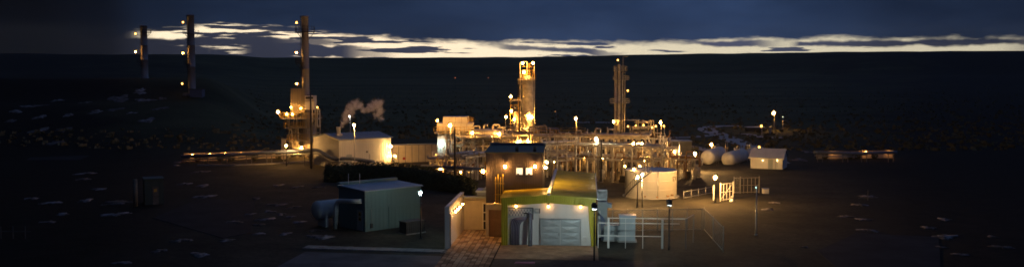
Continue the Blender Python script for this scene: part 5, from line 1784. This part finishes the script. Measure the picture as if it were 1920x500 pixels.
Yt = G(1160, 297).y
Bb = g2(1160, 297)
cb = thing('twin_columns', 'pair of slim tall columns with two railed platforms and a mast', 'column', Bb)
def tz(py):
    return P(1160, py, Yt).z
def tx(px):
    return (px - 1160) / F * Yt
for px, pr, py, m in ((1153.5, 0.24, 128, M_pipe), (1160, 0.30, 122, M_pipew), (1166, 0.13, 138, M_pipe)):
    MB().lathe((tx(px), 0, 0), [(pr * 1.5, -0.1), (pr * 1.5, 0.25), (pr, 0.3), (pr, tz(225)), (pr * 1.06, tz(225)), (pr * 1.06, tz(224)), (pr, tz(224)), (pr, tz(py)), (pr * 0.5, tz(py - 1.5)), (0.03, tz(py - 2))], 16).build('shell', m, cb)
MB().tube([(tx(1167), 0.1, 0), (tx(1167), 0.1, tz(106.5))], 0.10, 8).build('mast', M_steel, cb)
MB().beam((tx(1167), 0.1, tz(107)), (tx(1176), 0.1, tz(106.5)), 0.08).build('mast_arm', M_steel, cb)
MB().tube([(tx(1170.5), -0.2, 0), (tx(1170.5), -0.2, tz(150))], 0.08, 8).build('pipe', M_pipe, cb)
for py, xa, xb, h in ((193, 1144, 1178, 8), (149.5, 1149, 1177, 7), (133, 1150, 1173, 9)):
    MB().box(tx(xa), tx(xb), -1.0, 1.0, tz(py), tz(py) + 0.08).build('platform', M_steel, cb)
    rl = MB()
    for q in range(8):
        xx = tx(xa) + (tx(xb) - tx(xa)) * q / 7
        if 2 <= q <= 5 and py > 140:
            continue
        rl.beam((xx, -1.0, tz(py)), (xx, -1.0, tz(py - h)), 0.06)
        rl.beam((xx, 1.0, tz(py)), (xx, 1.0, tz(py - h)), 0.06)
    for hh in (0.5, 1.0):
        z = tz(py) + (tz(py - h) - tz(py)) * hh
        for (sa, sb) in ((tx(xa), tx(xa) + 0.9), (tx(xb) - 1.1, tx(xb))):
            for yy in (-1.0, 1.0):
                rl.beam((sa, yy, z), (sb, yy, z), 0.06)
        for xx in (tx(xa), tx(xb)):
            rl.beam((xx, -1.0, z), (xx, 1.0, z), 0.06)
    rl.build('railing', M_steel, cb)
ladder(cb, tx(1168.5), -0.6, 0, tz(135), M_steel)
for (px, py, rr, e, lab) in ((1158.5, 113, 0.26, E_low, 'topmost lamp on the slim twin columns'), (1177, 170, 0.26, E_low, 'lamp out on the right side of the slim twin columns'), (1150.5, 228, 0.30, E_sod, 'lamp low on the left side of the slim twin columns')):
    lamp(px, py, Yt - 0.9, lab, 'wall', r=rr, e=e, wall=((0.5 if px < 1170 else -0.9), 0.8, -0.4), group='lamps on the twin columns')

# exchangers behind, right of the twin columns
Yx = G(1205, 297).y
ex = thing('exchanger_frame', 'dim stacked heat exchangers on a frame right of the slim twin columns', 'heat exchanger', g2(1205, 297))
def xx_(px):
    return (px - 1205) / F * Yx
def xz(py):
    return P(1205, py, Yx).z
for px in (1186, 1200, 1215, 1226):
    for yy in (0, 3.0):
        MB().beam((xx_(px), yy, -0.1), (xx_(px), yy, xz(238)), 0.16).build('post', M_steel, ex)
for py in (258, 247, 239):
    for yy in (0, 3.0):
        MB().beam((xx_(1184), yy, xz(py)), (xx_(1228), yy, xz(py)), 0.14).build('beam', M_steel, ex)
for (xa, xb, py, r, m) in ((1166, 1200, 225, 0.12, M_bluepipe), (1190, 1222, 229, 0.16, M_galv), (1187, 1218, 240, 0.32, M_pipe), (1190, 1222, 251, 0.30, M_pipe), (1168, 1236, 260.5, 0.13, M_bluepipe), (1180, 1235, 270, 0.14, M_pipew)):
    MB().tube([(xx_(xa), 0.6, xz(py)), (xx_(xb), 0.6, xz(py))], r, 12).build('exchanger' if r > 0.2 else 'pipe', m, ex)
for px in (1193, 1204, 1216, 1222):
    MB().bent([(xx_(px), 0.6, xz(240)), (xx_(px), 0.6, xz(226)), (xx_(px + 4), 0.6, xz(226)), (xx_(px + 4), 0.6, xz(236))], 0.07, 6).build('pipe', M_pipew, ex)
for (px, py, r, e, lab) in ((1177.5, 237, 0.24, E_low, 'leftmost of the amber lamps on the exchanger frame'), (1192, 235.5, 0.23, E_low, 'second from left of the amber lamps on the exchanger frame'), (1206.5, 234.5, 0.25, E_low, 'third from left of the amber lamps on the exchanger frame'), (1222.5, 239, 0.25, E_low, 'fourth from left of the amber lamps on the exchanger frame'), (1229.5, 236.5, 0.25, E_low, 'rightmost of the amber lamps on the exchanger frame')):
    lamp(px, py, Yx - 0.6, lab, 'stub', r=r, e=e, drop=1.6, group='amber lamps on the exchanger frame')
lamp(1238.5, 229, Yx - 2, 'brightest lamp on a post right of the exchanger frame', 'post', r=0.33, e=E_sod, side=0.4)
lamp(1244.5, 236, Yx + 1, 'amber lamp just right of the bright lamp beyond the exchanger frame', 'post', r=0.26, e=E_low, side=0.4)
# upright twin pipes
Yu = G(1240, 318).y
tp = thing('upright_pipes', 'two shiny upright pipes with sloping feet right of the racks', 'pipe', g2(1240, 318))
for px in (1236, 1242.5, 1251):
    x = (px - 1240) / F * Yu
    z1, z2 = P(1240, 256, Yu).z, P(1240, 279, Yu).z
    if px < 1250:
        MB().bent([(x, 0, z1), (x, 0, z2), (x - 1.1, -0.6, P(1240, 291, Yu).z), (x - 1.1, -0.6, -0.1)], 0.17, 10).build('pipe', M_pipe, tp)
        MB().lathe((x, 0, z1), [(0.26, -0.05), (0.26, 0.12), (0.05, 0.16)], 10).build('cap', M_galv, tp)
    else:
        MB().tube([(x, 0.4, -0.1), (x, 0.4, P(1240, 264, Yu).z)], 0.13, 8).build('pipe', M_pipew, tp)
MB().box(-0.9, 1.6, -0.2, 0.2, P(1240, 283, Yu).z - 0.12, P(1240, 283, Yu).z).build('tie_bar', M_steel, tp)
gb = thing('grey_store', 'grey flat store behind the plant with a pale pipe along its roof', 'building', g2(1250, 302))
MB().box(0, 4.6, 0, 4, 0, 3.6).build('wall', M_concd, gb)
MB().box(-0.1, 4.7, -0.15, 4.1, 3.603, 3.75).build('roof', M_bluepipe, gb)
MB().box(1.0, 2.0, -0.04, -0.003, 0, 2.2).build('door', M_dark, gb)

# lamps among the racks
RACKL = [(820, 226, Yc - 0.9, 0.31, E_mid, 'stub', 'lamp on a stub post at the left corner of the cooler structure', 2.6),
         (843.5, 235, Yc - 4.0, 0.40, E_sod, 'post', 'big lamp on the dark post before the cooler structure', 0),
         (828.5, 271, Yc - 0.9, 0.36, E_mild, 'stub', 'cold white lamp on the white panel of the cooler structure', 1.0),
         (885.5, 249, Yd - 1.8, 0.30, E_sod, 'stub', 'lamp at the left end of the shiny smaller drum', 1.3),
         (936, 251, Yd - 0.4, 0.33, E_big, 'stub', 'lamp at the right end of the large horizontal drum', 1.3),
         (971, 267, G(971, 306).y - 0.3, 0.24, E_big, 'stub', 'left lamp of the low pair under the narrow tower', 1.0),
         (975.5, 264.5, G(971, 306).y, 0.24, E_big, 'stub', 'right lamp of the low pair under the narrow tower', 1.0),
         (989.5, 264, G(971, 306).y - 0.3, 0.33, E_big, 'stub', 'lamp at the foot of the big column', 1.0),
         (997, 264, G(971, 306).y + 0.4, 0.2, E_big, 'stub', 'small lamp right of the foot of the big column', 1.0),
         (863.5, 322, G(863, 333).y, 0.22, E_sod, 'stub', 'lamp low in the rack left of the white portal', 1.2),
         (830, 320.5, G(830, 331).y, 0.18, E_sod, 'stub', 'lowest lamp in the low pipe rack above the hedge', 1.0),
         (825.5, 317, G(830, 331).y + 1, 0.2, E_big, 'stub', 'left lamp in the low pipe rack above the hedge', 1.0),
         (832.5, 315.5, G(830, 331).y + 2, 0.16, E_sod, 'stub', 'right lamp in the low pipe rack above the hedge', 1.0),
         (817, 290, Yc - 1.0, 0.2, E_low, 'stub', 'small lamp on the railed skid of the cooler structure', 1.2),
         (1079.5, 222.5, G(1080, 300).y, 0.36, E_sod, 'post', 'lamp on a tall post rising behind the yellow railed deck', 0),
         (1099.5, 254, G(1100, 306).y, 0.27, E_mild, 'post', 'cold white lamp behind the long white rack, beside an amber one', 0),
         (1106.5, 253.5, G(1106, 306).y, 0.27, E_sod, 'post', 'amber lamp behind the long white rack, beside a cold white one', 0),
         (1117.5, 260.5, G(1117, 338).y - 0.5, 0.32, emit('warm_white_lamp', (1.0, 0.78, 0.45), 420.0), 'post', 'big warm white lamp over the long white rack', 0),
         (1187.5, 269.5, G(1196, 339).y, 0.28, E_big, 'stub', 'left lamp of the bright row of three over the long white rack', 0.9),
         (1196, 270, G(1196, 339).y, 0.28, E_big, 'stub', 'middle lamp of the bright row of three over the long white rack', 0.9),
         (1203.5, 269.5, G(1196, 339).y, 0.28, E_big, 'stub', 'right lamp of the bright row of three over the long white rack', 0.9),
         (1039.5, 303, G(1040, 322).y - 1, 0.19, E_sod, 'stub', 'lamp inside the rack beside the dark block, leftmost', 1.1),
         (1069, 299.5, G(1069, 322).y - 1, 0.2, E_sod, 'stub', 'lamp inside the rack left of the long white rack', 1.1),
         (1092.5, 294, G(1092, 322).y, 0.17, E_sod, 'stub', 'upper left lamp of a close pair inside the long white rack', 1.1),
         (1095.5, 297, G(1095, 322).y - 1, 0.2, E_sod, 'stub', 'lower right lamp of a close pair inside the long white rack', 1.1),
         (1130, 296.5, G(1130, 322).y - 1, 0.2, E_sod, 'stub', 'lamp inside the long white rack beside the dark pole', 1.1),
         (1168.5, 299, G(1168, 326).y - 1, 0.21, E_sod, 'stub', 'lamp inside the long white rack above the white tank', 1.1),
         (1171.5, 311.5, G(1171, 334).y, 0.21, E_sod, 'stub', 'lower lamp inside the long white rack left of the white tank', 1.1),
         (1209, 302, G(1209, 326).y, 0.2, E_sod, 'stub', 'lamp behind the white tank at the right end of the long rack', 1.1),
         (1200, 311, G(1200, 330).y, 0.22, E_sod, 'stub', 'lamp right behind the rim of the white tank', 1.1),
         (1264.5, 284, G(1264, 330).y, 0.24, E_sod, 'post', 'lamp on a post right behind the white tank', 0),
         (1277, 287, G(1277, 310).y, 0.2, E_dim, 'stub', 'dim amber lamp near the grey store', 1.1)]
for (px, py, Y, r, e, kind, lab, drop) in RACKL:
    lamp(px, py, Y, lab, kind, r=r, e=e, drop=drop or 1.2, group='lamps among the process racks', side=0.35)
dk = thing('dark_pole', 'dark slim pole in front of the long white rack', 'pole', G(1127, 341))
MB().tube([(0, 0, -0.2), (0, 0, P(1127, 262, dk.location.y).z)], [0.13, 0.09], 8).build('shaft', M_dark, dk)
MB().lathe((0, 0, 0), [(0.3, -0.05), (0.3, 0.08), (0.15, 0.12)], 10).build('foot', M_conc, dk)
dk2 = thing('dark_pole', 'dark pole standing before the cooler structure and its big lamp', 'pole', G(853, 344))
MB().tube([(0, 0, -0.2), (0, 0, P(853, 238, dk2.location.y).z)], [0.17, 0.11], 8).build('shaft', M_dark, dk2)
MB().lathe((0, 0, 0), [(0.35, -0.05), (0.35, 0.08), (0.2, 0.12)], 10).build('foot', M_conc, dk2)
pl_ = pipeline([(790, 311, G(800, 338).y), (850, 313, G(800, 338).y - 3), (905, 317, G(800, 338).y - 8)], 0.2, 'dark pipe run crossing above the hedge towards the dark block', [0.3, 0.9, 1.5])

# ---------------------------------------------------------------- white storage tank
Tf = G(1220, 373)
TR = 48.0 / F * (Tf.y + 4) * 1.0
tank = thing('storage_tank', 'large white round storage tank lit amber, stairs on its left side', 'tank', Vector((P(1220, 373, Tf.y + TR).x, Tf.y + TR, 0)))
zt = P(1220, 323, Tf.y).z
MB().lathe((0, 0, 0), [(TR, -0.1), (TR, zt - 0.05), (TR + 0.06, zt - 0.05), (TR + 0.06, zt + 0.04), (TR - 0.05, zt + 0.05), (TR * 0.5, zt + 0.08), (0.05, zt + 0.11)], 64, True).build('shell', M_wall, tank)
MB().lathe((0, 0, 0), [(TR + 0.35, -0.1), (TR + 0.35, 0.08), (TR, 0.09)], 48).build('base_ring', M_conc, tank)
for q in range(2):
    z = zt * (q + 1) / 3
    MB().lathe((0, 0, z), [(TR + 0.012, 0), (TR + 0.012, 0.03)], 64, False).build('weld_seam', M_white, tank)
st = MB()
for q in range(14):
    a = math.radians(205 + q * 4.2)
    z = 0.15 + q * (zt - 0.1) / 13
    for rr in (TR + 0.08, TR + 0.62):
        pass
    st.beam((TR * math.cos(a) * 1.01, TR * math.sin(a) * 1.01, z), ((TR + 0.6) * math.cos(a), (TR + 0.6) * math.sin(a), z), 0.2, 0.05)
st.build('stair_tread', M_steel, tank)
sr = MB()
for q in range(14):
    a, a2 = math.radians(205 + q * 4.2), math.radians(205 + (q + 1) * 4.2)
    z, z2 = 0.15 + q * (zt - 0.1) / 13, 0.15 + (q + 1) * (zt - 0.1) / 13
    R3 = TR + 0.62
    p, p2 = Vector((R3 * math.cos(a), R3 * math.sin(a), z)), Vector((R3 * math.cos(a2), R3 * math.sin(a2), z2))
    sr.beam(p, p2, 0.05, 0.14)
    sr.beam(p + Vector((0, 0, 0.95)), p2 + Vector((0, 0, 0.95)), 0.045)
    sr.beam(p, p + Vector((0, 0, 0.95)), 0.04)
sr.build('stair_rail', M_dark, tank)
rr_ = MB()
for q in range(9):
    a, a2 = math.radians(235 + q * 8), math.radians(243 + q * 8)
    if q > 2:
        break
    p, p2 = Vector((TR * math.cos(a), TR * math.sin(a), zt)), Vector((TR * math.cos(a2), TR * math.sin(a2), zt))
    rr_.beam(p, p + Vector((0, 0, 0.9)), 0.04)
    rr_.beam(p + Vector((0, 0, 0.9)), p2 + Vector((0, 0, 0.9)), 0.04)
rr_.build('top_rail', M_steel, tank)
MB().tube([(0.4, -TR - 0.12, 0), (0.4, -TR - 0.12, zt + 0.1)], 0.06, 8).build('downpipe', M_galv, tank)
for ang, zq in ((250, 0.35), (275, 0.3), (300, 0.35), (312, 0.45)):
    a = math.radians(ang)
    MB().tube([(TR * 0.99 * math.cos(a), TR * 0.99 * math.sin(a), zq), ((TR + 0.35) * math.cos(a), (TR + 0.35) * math.sin(a), zq)], 0.10, 8).build('nozzle', M_rust, tank)
def curved_strokes(strokes, z0, h, x_of):
    b = MB()
    for (x0, y0, x1, y1, w) in strokes:
        n = 4
        d = Vector((x1 - x0, y1 - y0)); d.normalize(); s = Vector((-d.y, d.x)) * (w / 2)
        for k in range(n):
            q = []
            for f, sg in ((k / n, -1), ((k + 1) / n, -1), ((k + 1) / n, 1), (k / n, 1)):
                X, Z = x0 + (x1 - x0) * f + sg * s.x, y0 + (y1 - y0) * f + sg * s.y
                a = x_of(X)
                q.append((a, z0 + Z * h))
            inner = [((TR + 0.006) * math.cos(a), (TR + 0.006) * math.sin(a), z) for a, z in q]
            outer = [((TR + 0.02) * math.cos(a), (TR + 0.02) * math.sin(a), z) for a, z in q]
            b.hexa(inner + outer)
    return b
hE = 0.56
aE = math.radians(-90) + math.asin((1255.5 - 1220.0) / 48.0)
x_of = lambda X: aE + X * hE / TR
E_str = [(0.14, 0, 0.14, 1, 0.24), (0.0, 0.05, 0.72, 0.05, 0.11), (0.0, 0.95, 0.72, 0.95, 0.11), (0.1, 0.5, 0.52, 0.5, 0.11), (0.70, 0.0, 0.70, 0.26, 0.08), (0.70, 0.74, 0.70, 1.0, 0.08)]
V_str = [(1.12, 0.97, 1.48, 0.02, 0.22), (1.48, 0.02, 1.84, 0.97, 0.10), (0.94, 0.96, 1.34, 0.96, 0.07), (1.68, 0.96, 2.0, 0.96, 0.07)]
zE = P(1257, 339.2, Tf.y + TR * 0.3).z
curved_strokes(E_str, zE, hE, x_of).build('letter', M_letter, tank)
curved_strokes(V_str, zE, hE, x_of).build('letter', M_letter, tank)

Yk = G(1205, 388).y
lamp(1204.5, 326.5, Yk, 'cold white lamp on a post in front of the white tank', 'post', r=0.24, e=E_cold, side=0.05)
lamp(1195.5, 332, Yk - 0.2, 'amber lamp on a post in front of the white tank beside the cold white one', 'post', r=0.20, e=E_tank, side=0.05)
lamp(1188.5, 317, Tf.y + 2.0, 'amber lamp at the top of the stairs of the white tank', 'stub', r=0.2, e=E_sod, drop=0.8)
lamp(1341, 332, G(1341, 380).y, 'bright lamp on the white post by the lit wire gates', 'post', r=0.30, e=E_gatel, side=0.05)

# ---------------------------------------------------------------- bullet tanks
def bullet(fx, fy, frad, bx, by, label):
    Y0 = G(fx, 309).y
    r = frad / F * Y0
    a = P(fx, fy, Y0 + r)
    t = thing('bullet_tank', label, 'tank', Vector((a.x, a.y, 0)), 0.0, 'white bullet tanks')
    Yb_ = Y0 + r + 8.0
    b = P(bx, by, Yb_)
    b.z = a.z
    d = (b - a); L = d.length; d.normalize()
    s = Vector((-d.y, d.x, 0)); up = Vector((0, 0, 1))
    prof = [(r * math.sin(q * PI / 12), -r * math.cos(q * PI / 12)) for q in range(0, 7)] + [(r * math.cos(q * PI / 12), L + r * math.sin(q * PI / 12)) for q in range(0, 7)]
    rs = [[a + d * x + (s * math.cos(2 * PI * k / 28) + up * math.sin(2 * PI * k / 28)) * max(q, 0.02) for k in range(28)] for q, x in prof]
    MB().rings(rs).build('shell', M_white, t, True)
    for f in (0.12, 0.88):
        p = a + d * (L * f)
        w = s * r * 0.8
        q = [p - w - d * 0.2, p + w - d * 0.2, p + w + d * 0.2, p - w + d * 0.2]
        MB().prism(q, -0.1, a.z - r * 0.55).build('saddle', M_conc, t, True)
    for f in (0.1, 0.9):
        p = a + d * (L * f)
        fr = MB()
        for o_ in (-0.5, 0.9):
            q = p + d * o_ - s * (r + 0.15)
            fr.beam(Vector((q.x, q.y, -0.1)), Vector((q.x, q.y, a.z + r + 1.0)), 0.07)
        q0, q1 = p + d * -0.5 - s * (r + 0.15), p + d * 0.9 - s * (r + 0.15)
        fr.beam(Vector((q0.x, q0.y, a.z + r + 1.0)), Vector((q1.x, q1.y, a.z + r + 1.0)), 0.06)
        fr.build('access_frame', M_galv, t, True)
    MB().lathe(a + d * (L * 0.5), [(0.3, r * 0.95), (0.3, r + 0.25), (0.36, r + 0.27), (0.36, r + 0.36)], 12).build('manhole', M_white, t, True)
    return t
bullet(1328, 294.5, 14.0, 1349, 291, 'left white bullet tank under the lamp post')
bullet(1366, 298, 13.5, 1391, 293.5, 'right white bullet tank beside the small white house')
lamp(1334, 271, G(1334, 300).y + 8, 'bright lamp on a post behind the left bullet tank', 'post', r=0.42, e=E_big, side=0.2)
lamp(1333, 281.5, G(1334, 300).y + 7, 'small lamp under the bright lamp behind the left bullet tank', 'post', r=0.17, e=E_sod, side=0.3)
lamp(1303, 287.5, 158.0, 'amber lamp left of the left bullet tank', 'post', r=0.24, e=E_tank, side=0.3)
lamp(1423.5, 275.5, G(1423, 300).y + 16, 'tilted lamp on a post behind the small white house', 'post', r=0.34, e=E_low, side=0.3)
lamp(1427.5, 236, 235.0, 'lower lamp of the two by the far road', 'post', r=0.42, e=E_low, side=0.5)
lamp(1450.5, 212, 268.0, 'upper lamp of the two by the far road', 'post', r=0.60, e=E_sod, side=0.6)
lamp(1468, 219, 268.0, 'faint greenish lamp on a thin post by the far road', 'post', r=0.16, e=E_coldw, side=0.2)
gp2 = thing('gate_post', 'pale upright box standing by the far road', 'post', hit_ground(1444, 252))
MB().box(-0.3, 0.3, -0.3, 0.3, -0.1, 2.0).build('body', M_greybox, gp2)
MB().box(-0.35, 0.35, -0.35, 0.35, 2.003, 2.1).build('lid', M_galv, gp2)
fl = thing('flat_roof_hut', 'low flat pale roofed hut beside the far road', 'building', hit_ground(1402, 247))
MB().box(0, 4.6, 0, 3, -0.1, 1.1).build('wall', M_concd, fl)
MB().box(-0.2, 4.8, -0.3, 3.2, 1.103, 1.3).build('roof', M_tealroof, fl)

# small white house
h0, h1 = G(1407, 315), G(1467, 317.5)
hd = h1 - h0
HL = hd.length
wh = thing('small_white_house', 'small white house with pitched roof and two wall lamps beside the bullet tanks', 'building', h0, math.atan2(hd.y, hd.x))
MB().box(0, HL, 0, 4.6, -0.1, 1.95).build('wall', M_wall, wh)
MB().wallprism([(0.01, 1.95), (0.02, 1.95)], 0, 0)
for x in (0.0, HL - 0.12):
    MB().add([(x, 0, 1.95), (x + 0.12, 0, 1.95), (x, 4.6, 1.95), (x + 0.12, 4.6, 1.95), (x, 2.3, 3.2), (x + 0.12, 2.3, 3.2)], [(0, 2, 4), (1, 5, 3), (0, 4, 5, 1), (2, 3, 5, 4), (0, 1, 3, 2)]).build('gable', M_wall, wh)
for ya, yb in ((-0.3, 2.3), (4.9, 2.3)):
    p = [(-0.25, ya, 1.80), (HL + 0.25, ya, 1.80), (HL + 0.25, yb, 3.24), (-0.25, yb, 3.24)]
    MB().hexa(p + [(x, y, z + 0.1) for x, y, z in p]).build('roof_slope', mat('pale_roof_sheet', (0.42, 0.43, 0.48), 0.5, var=0.12, scale=0.6), wh)
MB().box(-0.26, HL + 0.26, -0.36, -0.301, 1.74, 1.86).build('gutter', M_white, wh)
MB().box(HL * 0.78, HL * 0.80, -0.05, -0.004, 0, 1.7).build('corner_strip', M_galv, wh)
MB().box(HL * 0.55, HL * 0.70, -0.05, -0.004, 0, 1.65).build('door', M_greybox, wh)
E_house = emit('house_lamp', (1.0, 0.62, 0.22), 45.0)
for px, lab in ((1430, 'left lamp on the front of the small white house'), (1457.5, 'right lamp on the front of the small white house')):
    Yh = h0.y + hd.y * (px - 1407) / 60
    lamp(px, 300.5, Yh - 0.42, lab, 'wall', r=0.11, e=E_house, wall=(0, 0.36, 0.02), group='lamps on the small white house')

# wire gates and fence in the lamp's light, right of the tank
def gate(px0, px1, pyb0, pyb1, h, n, label, brace=True, m=None):
    m = m or M_white
    a, b = G(px0, pyb0), G(px1, pyb1)
    t = thing('wire_gate', label, 'gate', a)
    for k in range(n + 1):
        p = a.lerp(b, k / n)
        MB().beam(p - Vector((0, 0, 0.15)), p + Vector((0, 0, h * (1.08 if k in (0, n) else 1.0))), 0.10 if k in (0, n) else 0.055).build('bar', m, t, True)
    for z in (0.15, h * 0.52, h):
        MB().beam(a + Vector((0, 0, z)), b + Vector((0, 0, z)), 0.06).build('rail', m, t, True)
    if brace:
        MB().beam(a + Vector((0, 0, 0.15)), b + Vector((0, 0, h)), 0.05).build('brace', M_white, t, True)
M_dark3 = mat('dimmed_gate_paint', (0.22, 0.20, 0.17), 0.8, var=0.3)  # white gate paint darkened to stand in for weaker light
gate(1350.5, 1374, 377, 374, 2.2, 4, 'lit white barred gate just right of the bright gate lamp')
gate(1387, 1423, 362, 361, 2.1, 5, 'dim white barred gate farther right of the bright gate lamp', False, M_dark3)
wp = thing('white_post', 'short white post left of the bright gate lamp', 'post', G(1338, 375))
MB().beam((0, 0, -0.1), (0, 0, 1.9), 0.14).build('shaft', M_white, wp)
MB().box(-0.1, 0.1, -0.1, 0.1, 1.905, 1.96).build('cap', M_galv, wp)
mesh_fence('wire_fence', G(1282, 372), G(1336, 362), 0.9, 4, 'low wire fence running from the tank to the white post', 12)
mesh_fence('wire_fence', G(1376, 362), G(1388, 362), 2.1, 1, 'short wire fence between the two white gates', 6)
wbx = thing('white_box', 'small white box on the ground beyond the dim gate', 'box', G(1435, 362))
MB().box(-0.4, 0.4, -0.3, 0.3, -0.05, 0.62).build('body', M_white, wbx)
MB().box(-0.45, 0.45, -0.35, 0.35, 0.623, 0.68).build('lid', M_galv, wbx)
hy_ = thing('hydrant', 'pale pump standing at the foot of the lit gate', 'pump', G(1372, 378))
MB().lathe((0, 0, 0), [(0.3, -0.05), (0.3, 0.2), (0.18, 0.25), (0.18, 0.6), (0.24, 0.62), (0.1, 0.75)], 10).build('body', M_white, hy_)
MB().tube([(-0.3, 0, 0.42), (0.3, 0, 0.42)], 0.08, 8).build('outlet', M_white, hy_)
lamp(1417.5, 351, G(1420, 440).y, 'teal tinted side lamp on a tall dark post at right', 'post', r=0.12, e=E_coldw, side=0.25)

# faint things in the outer dark, colours darkened to imitate its shade
M_dark2 = mat('dimmed_paint', (0.16, 0.16, 0.15), 0.8, var=0.3)
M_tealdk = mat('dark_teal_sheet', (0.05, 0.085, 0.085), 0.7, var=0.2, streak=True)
gs = thing('dim_teal_hut', 'dim teal hut with a pale upright pipe in the dark at left', 'building', G(272, 384), math.radians(25))
MB().box(0, 2.2, 0, 2.6, -0.1, 3.1).build('wall', M_tealdk, gs)
MB().box(-0.1, 2.3, -0.1, 2.7, 3.103, 3.25).build('roof', M_tealdk, gs)
MB().box(0.9, 1.6, -0.05, -0.003, 0, 2.2).build('door', M_dark2, gs)
MB().box(1.05, 1.4, -0.07, -0.052, 1.6, 1.95).build('door_sign', M_sign, gs)
MB().tube([(-1.1, -0.3, -0.1), (-1.1, -0.3, 3.3)], 0.26, 12).build('upright_pipe', M_dark2, gs)
df = thing('rail_fence', 'faint white rail fence low in the dark at far left', 'fence', G(2, 447))
for q in range(3):
    MB().beam((q * 1.2, 0, -0.1), (q * 1.2, 0, 1.25), 0.07).build('post', M_dark2, df)
MB().beam((-0.4, 0, 0.75), (2.9, 0, 0.75), 0.06).build('rail', M_dark2, df)
df2 = thing('marker_post', 'faint pale marker post with a crossbar in the dark at right', 'post', G(1627, 375))
MB().beam((0, 0, -0.1), (0, 0, 1.3), 0.07).build('shaft', M_dark2, df2)
MB().beam((-1.2, 0, 0.32), (1.2, 0, 0.36), 0.05).build('crossbar', M_dark2, df2)

# ---------------------------------------------------------------- thin evening haze over the whole place
hz = MB().box(-3000, 3000, -3000, 3000, -1.6, 150.0).build('haze', M_white)
hz.data.materials.clear()
hm_ = bpy.data.materials.new('thin_haze')
hm_.use_nodes = True
hm_.node_tree.nodes.clear()
ho = hm_.node_tree.nodes.new('ShaderNodeOutputMaterial')
hv = hm_.node_tree.nodes.new('ShaderNodeVolumePrincipled')
hv.inputs['Color'].default_value = (0.90, 0.93, 1.0, 1)
hv.inputs['Density'].default_value = 0.00006
hv.inputs['Anisotropy'].default_value = 0.3
hm_.node_tree.links.new(hv.outputs[0], ho.inputs['Volume'])
hz.data.materials.append(hm_)
hz['kind'] = 'stuff'
tag(hz, 'thin evening haze over the plain and the far ridge', 'haze')
